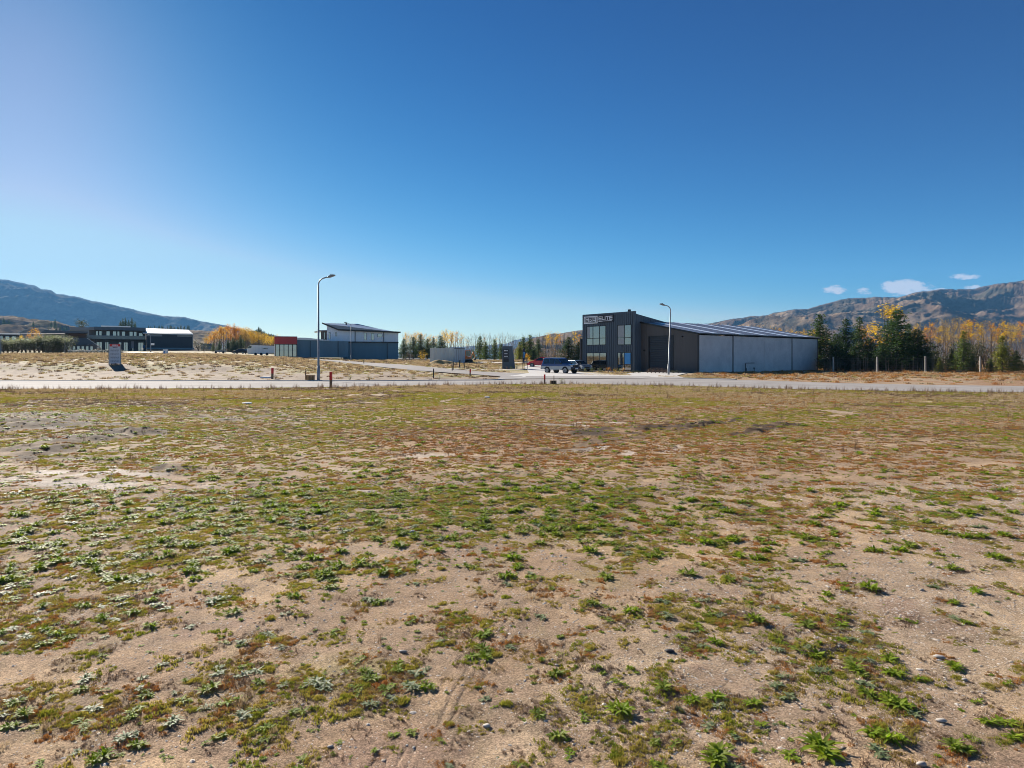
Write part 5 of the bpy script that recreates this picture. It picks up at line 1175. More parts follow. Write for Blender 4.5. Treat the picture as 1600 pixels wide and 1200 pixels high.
# pipework rail against the concrete wall
pr_ = thing('pipe_rail', 'black pipe stand with two legs against the pale concrete wall', 'pipe'); pr_.matrix_world = Mw @ Matrix.Translation((.5, 9.6, 0))
MB().tube([(0, 0, 0), (0, 0, 1.15), (0, .1, 1.25), (0, 2.1, 1.25)], .045, 8).build('pipe', M_frame, pr_); MB().tube([(0, 2.05, 0), (0, 2.05, .6)], .05, 8).box(-.1, .1, 1.95, 2.15, .5, .62).build('leg', M_frame, pr_)
MB().tube([(0, .12, 0), (0, .12, .55)], .09, 8).build('valve', M_frame, pr_)
ac = thing('concrete_block_row', 'low pale edging kerb before the office shrubs', 'edging'); ac.matrix_world = Mw @ Matrix.Translation((-18.6, -3.2, 0))
MB().box(0, 10, -.1, .1, 0, .16).build('edging', M_conc, ac)

# ------------------------------------------------------------------ vehicles
def wheel(root, x, y, r_, wd, side):
    w_ = thing_part('wheel', root, (x, y, r_))
    t_ = MB(); t_.tube([(0, -wd / 2, 0), (0, -wd / 2 + .03, 0), (0, wd / 2 - .03, 0), (0, wd / 2, 0)], [r_ * .93, r_, r_, r_ * .93], 24); t_.build('tyre', M_tyre, w_, smooth=False)
    q = MB(); yo = side * (wd / 2); q.tube([(0, yo - side * .05, 0), (0, yo + side * .006, 0)], [r_ * .6, r_ * .62], 20)
    q.build('rim', M_rim, w_)
    h = MB()
    for k in range(6):
        a = k * 1.047; h.tube([(math.cos(a) * r_ * .38, yo + side * .004, math.sin(a) * r_ * .38), (math.cos(a) * r_ * .38, yo + side * .012, math.sin(a) * r_ * .38)], r_ * .12, 8)
    h.tube([(0, yo, 0), (0, yo + side * .03, 0)], r_ * .16, 10); h.build('hub', M_frame, w_)
def thing_part(name, parent, loc):
    o = bpy.data.objects.new(name, bpy.data.meshes.new(name)); link(o); o.parent = parent; o.location = loc; return o
def car(name, label, loc, rz, L, Wd, prof, belt, roofpts, wheels, wr, mu, ml=None, split=None, glassin=.06, suv=False, lights=True, tum=.14, wd=.2):
    """prof: lower body outline (x,z) without the arches; roofpts: glasshouse outline; +x is forward"""
    t_ = thing(name, label, 'car', loc, rz); h = Wd / 2
    def arch(outline):
        # outline runs rear-bottom -> ... -> front-bottom; add wheel arches along the underside, going back
        pts = list(outline); zb = outline[0][1]
        for wx in sorted(wheels, reverse=True):
            ra = wr * 1.18; pts.append((wx + ra, zb))
            for k in range(1, 8): a = math.pi * k / 8; pts.append((wx + ra * math.cos(a), max(zb, wr + ra * math.sin(a) * .98)))
            pts.append((wx - ra, zb))
        return pts
    bm = bmesh.new(); pts = arch(prof)
    def ext(pts, y0, y1, m_, nm, par, bev=.03):
        q = MB(); q.prism(pts, y0, y1); return q.build(nm, m_, par, bevel=bev)
    body = ext(pts, -h, h, mu, 'body', t_, .05)
    if ml:
        # lower two-tone flank: thin skins proud of the body
        zc = split; lo = [(x, min(z, zc)) for (x, z) in prof]
        lo2 = []
        for p in lo:
            if not lo2 or (abs(p[0] - lo2[-1][0]) > 1e-4 or abs(p[1] - lo2[-1][1]) > 1e-4): lo2.append(p)
        for s_ in (-1, 1): ext(arch(lo2), s_ * h if s_ > 0 else s_ * h - .012, s_ * h + .012 if s_ > 0 else s_ * h, ml, 'lower_flank', t_, 0)
    bm.free()
    # glasshouse: pillars/roof frame with tapered sides
    n = len(roofpts); zt = max(p[1] for p in roofpts); zb = min(p[1] for p in roofpts)
    def yy(z, s_): return s_ * (h - .03 - tum * (z - zb) / (zt - zb))
    V = [(x, yy(z, -1), z) for (x, z) in roofpts] + [(x, yy(z, 1), z) for (x, z) in roofpts]
    q = MB(); q.add(V, [tuple(range(n)), tuple(range(2 * n - 1, n - 1, -1))] + [(i, i + n, (i + 1) % n + n, (i + 1) % n) for i in range(n)]); q.build('cabin', mu, t_, bevel=.03)
    # side windows
    xs0, xs1 = min(p[0] for p in roofpts), max(p[0] for p in roofpts)
    def ztop(x):
        up = sorted([p for p in roofpts], key=lambda p: p[0]); best = zb
        for a, b in zip(roofpts, roofpts[1:] + roofpts[:1]):
            if min(a[0], b[0]) <= x <= max(a[0], b[0]) and abs(a[0] - b[0]) > 1e-6: best = max(best, a[1] + (b[1] - a[1]) * (x - a[0]) / (b[0] - a[0]))
        return best
    nW = 3 if suv else 2; xa, xb = xs0 + .22, xs1 - .26
    for s_ in (-1, 1):
        for k in range(nW):
            a = xa + (xb - xa) * k / nW + .05; b = xa + (xb - xa) * (k + 1) / nW - .05
            za, zb2 = min(ztop(a), ztop(b)) , zb + .05; ta, tb = ztop(a) - .09, ztop(b) - .09
            P = [(a, zb2), (b, zb2), (b, tb), ((a + b) / 2, max(ta, tb, ztop((a + b) / 2) - .09)), (a, ta)]
            V = [(x, yy(z, s_) + s_ * .012, z) for x, z in P] + [(x, yy(z, s_) - s_ * .02, z) for x, z in P]
            MB().add(V, [(0, 1, 2, 3, 4), (9, 8, 7, 6, 5)] + [(i, i + 5, (i + 1) % 5 + 5, (i + 1) % 5) for i in range(5)]).build('window', M_cglass, t_)
    # windscreen and rear window
    f0 = roofpts[-1]; f1 = roofpts[-2]; r0 = roofpts[0]; r1 = roofpts[1]
    for nm, a, b in (('windscreen', f0, f1), ('rear_window', r0, r1)):
        dx = .015 if nm == 'windscreen' else -.015; V = []
        for (p, t0) in ((a, b), (b, a)):
            k = .12; x = p[0] + (t0[0] - p[0]) * k + dx; z = p[1] + (t0[1] - p[1]) * k + .01
            for s_ in (-1, 1): V.append((x, yy(z, s_) * .88, z))
        V = V + [(x - dx * 1.6, y, z - .012) for x, y, z in V]
        MB().add(V, [(0, 1, 3, 2), (4, 6, 7, 5), (0, 4, 5, 1), (2, 3, 7, 6), (0, 2, 6, 4), (1, 5, 7, 3)]).build(nm, M_cglass, t_)
    for wx in wheels:
        for s_ in (-1, 1): wheel(t_, wx, s_ * (h - wd / 2 + .015), wr, wd, s_)
    return t_, h
M_navy = mat('navy_car_paint', (.03, .08, .22), .25, .1, var=.04, spec=.8); M_silv = mat('silver_car_paint', (.40, .43, .44), .35, .3, var=.04)
M_carred = mat('red_car_paint', (.68, .02, .03), .25, .0, var=.04, spec=.8); M_cargrey = mat('grey_car_paint', (.32, .36, .40), .25, .4, var=.04)
M_head = mat('headlight_lens', (.75, .75, .72), .1, var=.02, spec=1.0); M_tail = mat('tail_light', (.5, .02, .02), .2, var=.02); M_plate = mat('number_plate', (.75, .75, .72), .5)
M_chrome = mat('bright_trim', (.6, .6, .6), .15, .9, var=.02)
b0 = W(876, 81)
suv, hw = car('parked_suv', 'blue and silver off road car parked beside the driveway in front of the office', (b0.x, b0.y, G(b0.x, b0.y) + .02), R(-44), 4.6, 1.82,
    [(-2.2, .48), (-2.28, .75), (-2.25, 1.1), (1.0, 1.13), (2.15, 1.05), (2.28, .9), (2.28, .5)], 1.1,
    [(-2.2, 1.1), (-2.02, 1.78), (-1.0, 1.84), (.25, 1.80), (.95, 1.12)], (-1.35, 1.42), .39, M_navy, M_silv, .86, suv=True, wd=.26)
for s_ in (-1, 1):
    MB().box(2.2, 2.31, s_ * .72 - .16, s_ * .72 + .16, .82, .98).build('headlight', M_head, suv)
    MB().box(-2.33, -2.22, s_ * .8 - .08, s_ * .8 + .08, .8, 1.05).build('tail_light', M_tail, suv)
    MB().tube([(-1.9, s_ * .68, 1.90), (.1, s_ * .68, 1.88)], .02, 6).build('roof_rail', M_chrome, suv); MB().box(.78, .95, s_ * .98 - .08, s_ * .98 + .08, 1.12, 1.28).build('mirror', M_frame, suv)
    MB().box(-.75, .95, s_ * .93 - .07, s_ * .93 + .07, .40, .46).build('side_step', M_silv, suv)
MB().box(2.2, 2.32, -.5, .5, .8, 1.0).build('grille', M_frame, suv); MB().box(2.2, 2.42, -.9, .9, .45, .70).build('bumper', M_frame, suv, bevel=.04); MB().box(2.425, 2.435, -.26, .26, .52, .64).build('number_plate', M_plate, suv)
q = MB()
for y_ in (-.45, .45): q.tube([(2.44, y_, .5), (2.48, y_, 1.05)], .03, 6)
q.tube([(2.48, -.6, 1.05), (2.48, .6, 1.05)], .03, 6).tube([(2.46, -.6, .8), (2.46, .6, .8)], .03, 6); q.build('bull_bar', M_frame, suv)
MB().box(-2.42, -2.26, -.85, .85, .5, .66).build('rear_bumper', M_frame, suv); q = MB().tube([(-2.3, .1, 1.05), (-2.48, .1, 1.05)], .34, 20); q.build('spare_wheel', M_tyre, suv)
b1 = W(845, 103)
rc, hw = car('parked_hatchback', 'bright red hatchback parked behind the blue and silver off road car', (b1.x, b1.y, G(b1.x, b1.y) + .02), R(174), 4.1, 1.74,
    [(-1.95, .3), (-2.02, .6), (-1.98, .98), (.9, .98), (1.75, .84), (2.03, .68), (2.05, .32)], .98,
    [(-1.95, .96), (-1.65, 1.42), (-.9, 1.53), (.1, 1.50), (1.15, .95)], (-1.25, 1.28), .31, M_carred)
for s_ in (-1, 1):
    MB().prism([(1.7, .74), (2.06, .66), (2.04, .78), (1.7, .88)], s_ * .78 - .09, s_ * .78 + .1).build('headlight', M_head, rc); MB().box(-2.05, -1.93, s_ * .78 - .09, s_ * .78 + .1, .75, 1.0).build('tail_light', M_tail, rc); MB().box(.75, .92, s_ * .95 - .08, s_ * .95 + .08, .98, 1.12).build('mirror', M_carred, rc)
b2 = W(903, 97)
gc, hw = car('parked_saloon', 'silver grey car parked against the left end of the black office', (b2.x, b2.y, G(b2.x, b2.y) + .02), R(-62), 4.6, 1.78,
    [(-2.2, .3), (-2.28, .6), (-2.25, .98), (1.1, 1.0), (2.05, .86), (2.28, .68), (2.3, .32)], 1.0,
    [(-2.1, .98), (-1.85, 1.45), (-.9, 1.56), (.3, 1.52), (1.3, .98)], (-1.4, 1.4), .33, M_cargrey)
for s_ in (-1, 1): MB().prism([(1.95, .72), (2.3, .62), (2.28, .76), (1.95, .88)], s_ * .76 - .12, s_ * .76 + .12).build('headlight', M_head, gc)
MB().box(2.2, 2.33, -.4, .4, .4, .6).build('grille', M_frame, gc)

# ------------------------------------------------------------------ street lamps
def lamp(px, D, top, label, reach, side, lean=0, r=.085):
    b = W(px, D); H = H0 - (top - HY) / F * D - b.z
    t_ = thing('street_lamp', label, 'street lamp', b, 0, 'street lamps')
    cr_ = .55; pts = [(0, 0, -.3), (lean * .15, 0, 1.2), (lean * .9, 0, H - cr_ - .35)]
    T = MB(); T.tube([pts[0], pts[1]], [r * 1.35, r * 1.3], 12); T.tube([pts[1], (pts[1][0], 0, 1.25), pts[2]], [r * 1.3, r, r * .62], 12); T.build('pole', M_pole, t_, smooth=True)
    A_ = []; x0 = lean * .9
    for k in range(9):
        a = R(90) * k / 8 * .82; A_.append((x0 + side * cr_ * (1 - math.cos(a)), 0, H - cr_ - .35 + cr_ * math.sin(a)))
    e = A_[-1]; A_.append((x0 + side * reach * .62, 0, e[2] + (reach * .62 - abs(e[0] - x0)) * .32))
    MB().tube(A_, r * .55, 10).build('arm', M_pole, t_, smooth=True)
    hx, hz_ = A_[-1][0], A_[-1][2]; s_ = side
    q = MB(); q.prism([(hx - s_ * .02, hz_ - .06), (hx + s_ * .12, hz_ + .10), (hx + s_ * .45, hz_ + .20), (hx + s_ * .62, hz_ + .17), (hx + s_ * .60, hz_ + .10), (hx + s_ * .2, hz_ - .05)], -.14, .14); q.build('lamp_head', M_lampg, t_, bevel=.015)
    MB().tube([(hx + s_ * .28, 0, hz_ + .15), (hx + s_ * .28, 0, hz_ + .24)], .04, 8).build('sensor', M_frame, t_)
    MB().tube([(0, 0, .0), (0, 0, .06)], r * 2.2, 14).build('base_collar', M_conc, t_)
    return t_
lamp(497.6, 54.6, 427.5, 'tall grey street lamp at the road edge on the left, head reaching right', 1.15, 1, r=.092)
lamp(1044.5, 75.6, 472.5, 'grey street lamp before the roller door, head reaching left', .95, -1, .25, .088)
lamp(548.5, 142, 503, 'distant street lamp in front of the white and blue building', 1.3, -1, r=.065)
lamp(235.5, 205, 521, 'far street lamp between the two storey building and the long shed', 1.3, -1, r=.12)
lamp(353.5, 260, 514.5, 'very distant thin street lamp before the orange trees', 1.0, -1, r=.10)
lamp(1, 120, 522, 'thin grey pole at the left edge beside the hedge', .5, -1, r=.06)

# ------------------------------------------------------------------ signboard on the bank
def panel_lines(root, x0, x1, y, rows, m_, hgt, seed):
    r = random.Random(seed)
    for z in rows:
        q = MB(); x = x0
        while x < x1 - .04:
            w_ = r.uniform(.05, .16); q.box(x, min(x + w_, x1), y - .012, y, z, z + hgt); x += w_ + .035
        q.build('text_line', m_, root)
b = W(179.5, 76); sb = thing('notice_board', 'tall grey white notice board with red header standing on the bank at the left', 'notice board', b, R(24))
MB().box(-.53, .53, -.03, .03, .05, 2.25).build('board', M_sign, sb); MB().box(-.50, .50, -.045, -.032, 1.98, 2.24).build('header', M_redp, sb)
panel_lines(sb, -.25, .28, -.046, [2.06], M_white, .11, 1); panel_lines(sb, -.2, .25, -.033, [1.82], M_ink, .06, 9); panel_lines(sb, -.42, .42, -.033, [1.65 - .155 * k for k in range(10)], M_inkg, .05, 2)
for s_ in (-1, 1): MB().box(s_ * .57 - .04, s_ * .57 + .04, -.05, .05, -.3, 2.2).build('post', M_post, sb)
for s_ in (-1, 1): MB().tube([(s_ * .5, .04, 1.7), (s_ * .5, 1.1, -.2)], .035, 6).build('brace', M_post, sb)

# ------------------------------------------------------------------ marker pegs, boxes, litter
def peg(px, D, top, w_, label, red=True, dark=False, lean=0):
    x = (px - 800) / F * D; zb = float(gz(x, D)); H = H0 - (top - HY) / F * D - zb
    t_ = thing('marker_peg', label, 'marker peg', (x, D, zb), 0, 'marker pegs along the road'); t_.rotation_euler = (0, R(lean), 0); h_ = w_ / 2
    zc = H * .5 if red else H * .98
    MB().box(-h_, h_, -h_, h_, -.15, zc).build('post', M_frame if dark else M_wood, t_)
    if red: MB().box(-h_ - .005, h_ + .005, -h_ - .005, h_ + .005, zc + .001, H).build('painted_top', M_redp, t_)
peg(517, 41.6, 581, .135, 'red topped wooden peg on the near road edge right of the tall street lamp')
peg(425.5, 57.5, 575, .15, 'red topped peg on the bare bank left of the tall street lamp', lean=1)
peg(851, 46.9, 585, .10, 'thin red topped peg on the near road edge in front of the off road car')
peg(734.5, 68, 576.5, .13, 'bright red topped peg on the island between the two roads', lean=2)
peg(677.5, 60, 575.5, .09, 'dark thin stake on the verge, tallest of the dark stakes', False, True)
peg(708, 88, 564.5, .12, 'dark stake left of a group of three below the container', False, True, 1); peg(706.5, 85, 569, .10, 'shorter dark stake leaning beside the left stake below the container', False, True, -2)
peg(718.3, 98, 562.5, .17, 'thick dark stake in the middle of the group below the container', False, True, 1); peg(725.5, 95, 567.5, .10, 'small dark stake at the right of the group below the container', False, True)
peg(477.5, 55.2, 579, .07, 'thin grey stake beside the slatted crate', False); peg(568.5, 118, 563, .12, 'tiny dark stake beside the side road in front of the blue wall', False, True); peg(531, 118, 565, .12, 'tiny dark stake left of the distant street lamp', False, True)
peg(865.5, 47.2, 586.5, .05, 'thin pale stake standing in the dark box at the road edge', False)
def crate(px, D, wd_, h_, m_, name, label, cat, slats):
    x = (px - 800) / F * D; t_ = thing(name, label, cat, (x, D, float(gz(x, D)) - .02), R(4))
    MB().box(-wd_ / 2 + .03, wd_ / 2 - .03, -.22, .22, 0, h_ - .03).build('core', M_dark, t_)
    for k in range(slats):
        a = -wd_ / 2 + wd_ * k / slats; MB().box(a + .008, a + wd_ / slats - .02, -.25, -.222, 0, h_ * prand.uniform(.93, 1)).build('slat', m_, t_)
    MB().box(-wd_ / 2, wd_ / 2, -.22, .25, h_ - .03, h_).build('top_board', m_, t_)
crate(484.7, 55.0, .68, .46, M_wooda, 'slatted_crate', 'orange brown slatted wooden crate beside the foot of the tall street lamp', 'crate', 6)
crate(864.3, 47.3, .44, .28, M_wood, 'wooden_box', 'small dark wooden box on the near road edge by the thin red topped peg', 'box', 3)
def slab(px, D, w_, d_, h_, m_, label, name='concrete_slab', cat='slab', rz=0):
    x = (px - 800) / F * D; q = MB().box(-w_ / 2, w_ / 2, -d_ / 2, d_ / 2, 0, h_).build(name, m_, None, bevel=.02); q.location = (x, D, float(gz(x, D))); q.rotation_euler = (0, 0, rz); tag(q, label, cat)
slab(415, 59.5, .8, .5, .12, M_white, 'white flat slab on the bank beside the red topped peg')
slab(386, 26.5, .34, .2, .07, M_white, 'white scrap of litter on the far part of the field at left', 'litter', 'litter', .4); slab(761, 30.3, .22, .14, .06, M_white, 'small white scrap of litter on the far part of the field in the middle', 'litter', 'litter')
# ------------------------------------------------------------------ black pylon sign, flag, trestle
b = W(795, 95.5); py = thing('pylon_sign', 'black slanted pylon sign with three white nameplates beside the driveway', 'sign', b, R(-8))
wb, wt, hp = 1.82, 1.28, 3.15
MB().prism([(-wb / 2, 0), (wb / 2, 0), (wb / 2 - .42, hp), (-wb / 2 + .03, hp)], -.2, .2).build('body', M_black, py)
q = MB()
for k in range(9): x = -wb / 2 + .1 + k * .19; q.box(x, x + .03, -.225, -.2, .05, hp - .05 if x < .42 else hp * .8 - (x - .42) * 3.2)
tag(q.build('cladding_ribs', M_black, py), kind='stuff')
for k, z in enumerate((2.45, 2.03, 1.65)):
    o = MB().box(-.72, .02, -.26, -.228, z - .08, z + .26).build('nameplate', M_ink, py); panel_lines(o, -.60, -.10, -.262, [z], M_white if k != 1 else M_sign, .15, 30 + k)
MB().box(-.72, .02, -.26, -.228, .95, 1.45).build('nameplate', M_ink, py)
b = W(816.5, 94); fl = thing('feather_flag', 'dark blue feather flag with a pale swoosh, between the black sign and the red car', 'flag', b, R(-12))
MB().tube([(0, 0, 0), (0, 0, 1.6), (.03, 0, 2.7), (.16, 0, 2.93), (.3, 0, 2.8)], .022, 8).build('pole', M_frame, fl)
M_flag = mat('navy_flag', (.015, .025, .06), .6); M_flagl = mat('blue_flag_mark', (.10, .28, .50), .6)
Vf = []; nf = 14
for k in range(nf):
    z = .75 + 2.1 * k / (nf - 1); wq = .42 * (min(1, .25 + k * .09)) * (1 if k < 11 else 1 - (k - 10) * .2); x0 = .02 + (.12 * max(0, k - 11) / 2)
    Vf += [(x0, .02 * math.sin(k), z), (x0 + wq, .05 * math.sin(k * .8), z)]
def sheet(name, V, n, m_, par, th=.006):
    q = MB(); m2 = len(V); q.add([(x, y - th, z) for x, y, z in V] + [(x, y + th, z) for x, y, z in V], [(2 * i, 2 * i + 1, 2 * i + 3, 2 * i + 2) for i in range(n - 1)] + [(2 * i + m2, 2 * i + 2 + m2, 2 * i + 3 + m2, 2 * i + 1 + m2) for i in range(n - 1)] +
        [(2 * i, 2 * i + 2, 2 * i + 2 + m2, 2 * i + m2) for i in range(n - 1)] + [(2 * i + 1, 2 * i + 1 + m2, 2 * i + 3 + m2, 2 * i + 3) for i in range(n - 1)]); return q.build(name, m_, par)
sheet('banner', Vf, nf, M_flag, fl); sheet('swoosh', [(x * .45 + .10 if i % 2 == 0 else x * .62 + .06, y - .012, z) for i, (x, y, z) in enumerate(Vf[10:22])], 6, M_flagl, fl)
MB().box(-.3, .3, -.3, .3, 0, .06).build('base', M_frame, fl)
b = W(821.5, 92); tr = thing('trestle_stand', 'thin black trestle stand on the driveway between flag and red car', 'stand', b, R(10))
for s_ in (-1, 1): MB().tube([(s_ * .24, -.15, 0), (s_ * .2, 0, 1.25)], .02, 6).build('leg', M_frame, tr); MB().tube([(s_ * .24, .25, 0), (s_ * .2, 0, 1.25)], .02, 6).build('leg', M_frame, tr)
MB().tube([(-.26, -.1, .35), (.26, -.1, .35)], .018, 6).tube([(-.24, -.05, .85), (.24, -.05, .85)], .018, 6).build('rail', M_frame, tr); MB().box(-.22, .22, -.03, .0, .95, 1.2).build('board', M_inkg, tr)

# ------------------------------------------------------------------ container and digger
M_cont = mat('grey_container', (.58, .61, .59), .6, var=.1, scale=2, streak=True)
c0 = W(714, 124); ct = thing('shipping_container', 'pale grey shipping container with its door end towards the road', 'container', (c0.x, c0.y, G(c0.x, c0.y) - .02), R(-14))
CL, CW, CH = 5.2, 2.44, 2.72
# local: long side faces the camera (-y) and runs to -x; door end at +x side turned a little to us
MB().box(-CL + .02, -.02, .04, CW - .04, .1, CH - .02).build('shell', M_cont, ct)
q = MB(); n_ = 18
for k in range(n_): x = -CL + .12 + (CL - .24) * k / n_; q.prism([(x, .04), (x + .06, 0), (x + .16, 0), (x + .22, .04)], .16, CH - .1, 'z')
q.build('corrugated_side', M_cont, ct)
for x in (-CL, -.12): MB().box(x, x + .12, -.02, .1, 0, CH).build('corner_post', M_cont, ct)
MB().box(-CL + .12, -.12, -.015, .05, 0, .16).box(-CL + .12, -.12, -.015, .05, CH - .1, CH).build('rail', M_cont, ct)
ct2 = MB().box(0, .05, .05, CW / 2 - .02, .15, CH - .12).build('door', M_cont, ct); ct3 = MB().box(0, .05, CW / 2 + .02, CW - .05, .15, CH - .12).build('door', M_cont, ct)
for y_ in (.35, .9, 1.55, 2.1): MB().tube([(.08, y_, .15), (.08, y_, CH - .12)], .025, 6).build('locking_bar', M_pole, ct)
# separate narrower box against its right end, seen slightly nearer: the blue-grey door half
M_contb = mat('blue_grey_container', (.38, .47, .54), .6, var=.1, streak=True)
c0 = W(710, 121.5); cb = thing('shipping_container', 'small blue grey storage container standing against the right end of the pale one', 'container', (c0.x, c0.y, G(c0.x, c0.y) - .02), R(-6))
MB().box(0, 1.55, .0, 2.2, .08, 2.62).build('shell', M_contb, cb)
for k in range(4):
    MB().box(.06 + k * .38, .06 + k * .38 + .3, -.03, -.001, .2, 2.5).build('door_panel', M_contb, cb)
for x in (.38, .76, 1.14): MB().tube([(x + .02, -.05, .15), (x + .02, -.05, 2.5)], .022, 6).build('locking_bar', M_pole, cb)
MB().box(-.03, 1.58, -.04, 2.22, 2.621, 2.70).build('roof', M_ink, cb)
M_dig = mat('orange_machine_paint', (.62, .17, .03), .45, var=.1)
b = W(731, 126); dg = thing('mini_digger', 'small orange digger on black tracks right of the container', 'digger', (b.x, b.y, G(b.x, b.y)), R(12))
for y_ in (-.6, .6):
    pts = []
    for k in range(16):
        a = 2 * math.pi * k / 16; pts.append((math.copysign(.62, math.cos(a)) + .24 * math.cos(a), .26 + .25 * math.sin(a)))
    MB().prism(pts, y_ - .16, y_ + .16).build('track', M_tyre, dg)
MB().box(-.7, .7, -.6, .6, .5, .62).build('chassis', M_frame, dg); MB().prism([(-1.0, .64), (.55, .64), (.55, 1.0), (-.55, 1.25), (-1.0, 1.2)], -.6, .6).build('body', M_dig, dg, bevel=.05)
for (x, y_) in ((-.55, -.5), (-.55, .5), (.45, -.5), (.45, .5)): MB().box(x - .04, x + .04, y_ - .04, y_ + .04, 1.0, 2.15).build('cab_post', M_dig, dg)
MB().box(-.62, .52, -.56, .56, 2.15, 2.25).build('cab_roof', M_dig, dg); MB().box(-.45, .4, -.42, .42, 1.2, 2.1).build('cab_glass', M_cglass, dg)
q = MB(); q.prism([(.5, .8), (.62, .8), (1.05, 1.95), (.92, 2.0)], -.12, .12); q.build('boom', M_dig, dg); MB().prism([(.9, 1.98), (1.06, 1.95), (1.45, .9), (1.33, .86)], -.09, .09).build('arm', M_dig, dg)
MB().prism([(1.2, .88), (1.5, .92), (1.55, .55), (1.2, .45), (1.1, .65)], -.25, .25).build('bucket', M_frame, dg)

# ------------------------------------------------------------------ red fronted shed and the white over blue building
b = W(464.5, 158); zr = G(b.x, b.y)
def turned(t_):
    a = math.atan2(-t_.location.x, t_.location.y); t_.rotation_euler = (0, 0, a); t_.scale = (math.cos(a), 1, 1); return t_
def rel_(px, row, D, root): return ((px - 800) / F * D - root.location.x, D - root.location.y, H0 - (row - HY) / F * D - root.location.z)
rs = thing('red_fronted_building', 'low building with red fascia over a glazed front, left of the blue walls', 'building', (b.x, b.y, zr), 0); turned(rs)
wR = 34.5 / F * 158; hR = 31.5 / F * 158 + .1
MB().box(-wR, 0, .12, 9, 0, hR - .1).build('wall', M_charc, rs); MB().box(-wR - .12, -.01, -.9, .1, hR * .64, hR).build('fascia', M_red, rs)
MB().box(-wR - .1, -.02, -.88, 9, hR + .001, hR + .08).build('roof', M_roofp, rs)
for k in range(5): window(rs, 'window', -wR + .1 + k * (wR - .2) / 5, -wR + .06 + (k + 1) * (wR - .2) / 5, .118, .15, hR * .64 - .03, 1, hR * .36, .07)
MB().box(-wR - .14, -wR - .02, -.9, -.75, 0, hR * .64).build('corner_post', M_white, rs); MB().box(-.2, -.03, -.85, .1, 0, hR * .64).build('side_panel', M_frame, rs)
bw = thing('blue_walled_shed', 'long slate blue metal shed with low pale roof beside the red fronted building', 'building', (b.x, b.y, zr), 0); turned(bw)
xB = (545 - 464.5) / F * 160; zB = 26.5 / F * 160
MB().prism([(.01, 0), (xB, 0), (xB, zB - .15), (.01, zB + .1)], 0, 10).build('wall', M_blue, bw)
q = MB(); sheet_ribs(q, .05, xB, -.001, 0, zB - .2, .9, .03, .04); tag(q.build('cladding_ribs', M_blue, bw), kind='stuff')
for x in (3.0, 9.6): MB().tube([(x, -.1, 0), (x, -.1, zB - .1)], .07, 6).build('downpipe', M_frame, bw)
MB().prism([(.02, zB + .11), (xB * .62, zB - .04), (xB * .62, zB + .1), (xB * .18, zB + .6), (.02, zB + .62)], -.2, 10).build('roof', M_roofw, bw)
# white upper storey over blue base
b = W(536, 166); wbx = thing('white_and_blue_building', 'two storey building with white upper floor and grey roof over a slate blue wall', 'building', (b.x, b.y, G(b.x, b.y) - .1), 0); turned(wbx)
S = 166 / F
def Xp(px): return (px - 536) * S
def Zp(row): return H0 - (row - HY) * S - wbx.location.z
x0, x1 = Xp(505), Xp(624); zm = Zp(535.5)
MB().box(Xp(536), x1, 0, 12, 0, zm).build('ground_floor_wall', M_blue, wbx)
q = MB(); sheet_ribs(q, Xp(536), x1, -.001, 0, zm, .9, .03, .04); tag(q.build('cladding_ribs', M_blue, wbx), kind='stuff')
for px in (533.5, 606): MB().tube([(Xp(px), -.12, 0), (Xp(px), -.12, zm)], .08, 6).build('downpipe', M_frame, wbx)
MB().box(Xp(503), x1 + .05, -.35, .02, zm + .001, zm + .3).build('band', M_frame, wbx)
# upper walls: front, left gable with rising edge
MB().prism([(x0 + .9, zm + .301), (x1, zm + .301), (x1, Zp(518.5)), (Xp(529), Zp(515.5)), (x0 + .9, Zp(508.5))], 0, 12).build('upper_wall', M_whouse, wbx)
MB().box(x0 - .6, x0 + .88, 1.2, 10, zm - 1.5, Zp(517)).build('side_wing', M_charc, wbx)
# roof: high at the left front, falling to the right and to the front eave
V = [(Xp(503.5), -.5, Zp(504.5)), (Xp(529), -.5, Zp(514.6)), (Xp(627.5), -.5, Zp(517.6)), (Xp(627.5), 12, Zp(517) + .1), (Xp(560), 9, Zp(505) + .35), (Xp(504), 9, Zp(504.5) + .35)]
V2 = [(x, y, z - .25) for x, y, z in V]
MB().add(V + V2, [(0, 1, 2, 3, 4, 5), (11, 10, 9, 8, 7, 6)] + [(i, i + 6, (i + 1) % 6 + 6, (i + 1) % 6) for i in range(6)]).build('roof', M_roof, wbx)
MB().add([(x, y - .03, z + .03) for x, y, z in V[:3]] + [(x, y - .03, z - .32) for x, y, z in V[:3]] + [(x, y - .12, z + .03) for x, y, z in V[:3]] + [(x, y - .12, z - .32) for x, y, z in V[:3]],
         [(0, 1, 4, 3), (1, 2, 5, 4), (6, 9, 10, 7), (7, 10, 11, 8), (0, 6, 7, 1), (1, 7, 8, 2), (3, 4, 10, 9), (4, 5, 11, 10), (0, 3, 9, 6), (2, 8, 11, 5)]).build('fascia', M_frame, wbx)
MB().prism([(Xp(491), Zp(519)), (x0 + .9, Zp(517.2)), (x0 + .9, Zp(516)), (Xp(499), Zp(516.5))], -.8, 6).build('porch_roof', M_roof, wbx)
for (a, c, r0, r1) in ((506, 508, 519.5, 530), (514, 516.3, 519.5, 530), (524, 526, 519.5, 525.5), (569, 573, 520, 531), (580.5, 585, 520.5, 531), (590.5, 598, 521, 526)):
    window(wbx, 'window', Xp(a), Xp(c), -.002, Zp(r1), Zp(r0), 1, None, .06)
for px in (555, 600.5): MB().tube([(Xp(px), -.1, zm + .3), (Xp(px), -.1, Zp(517))], .09, 6).build('downpipe', M_frame, wbx)
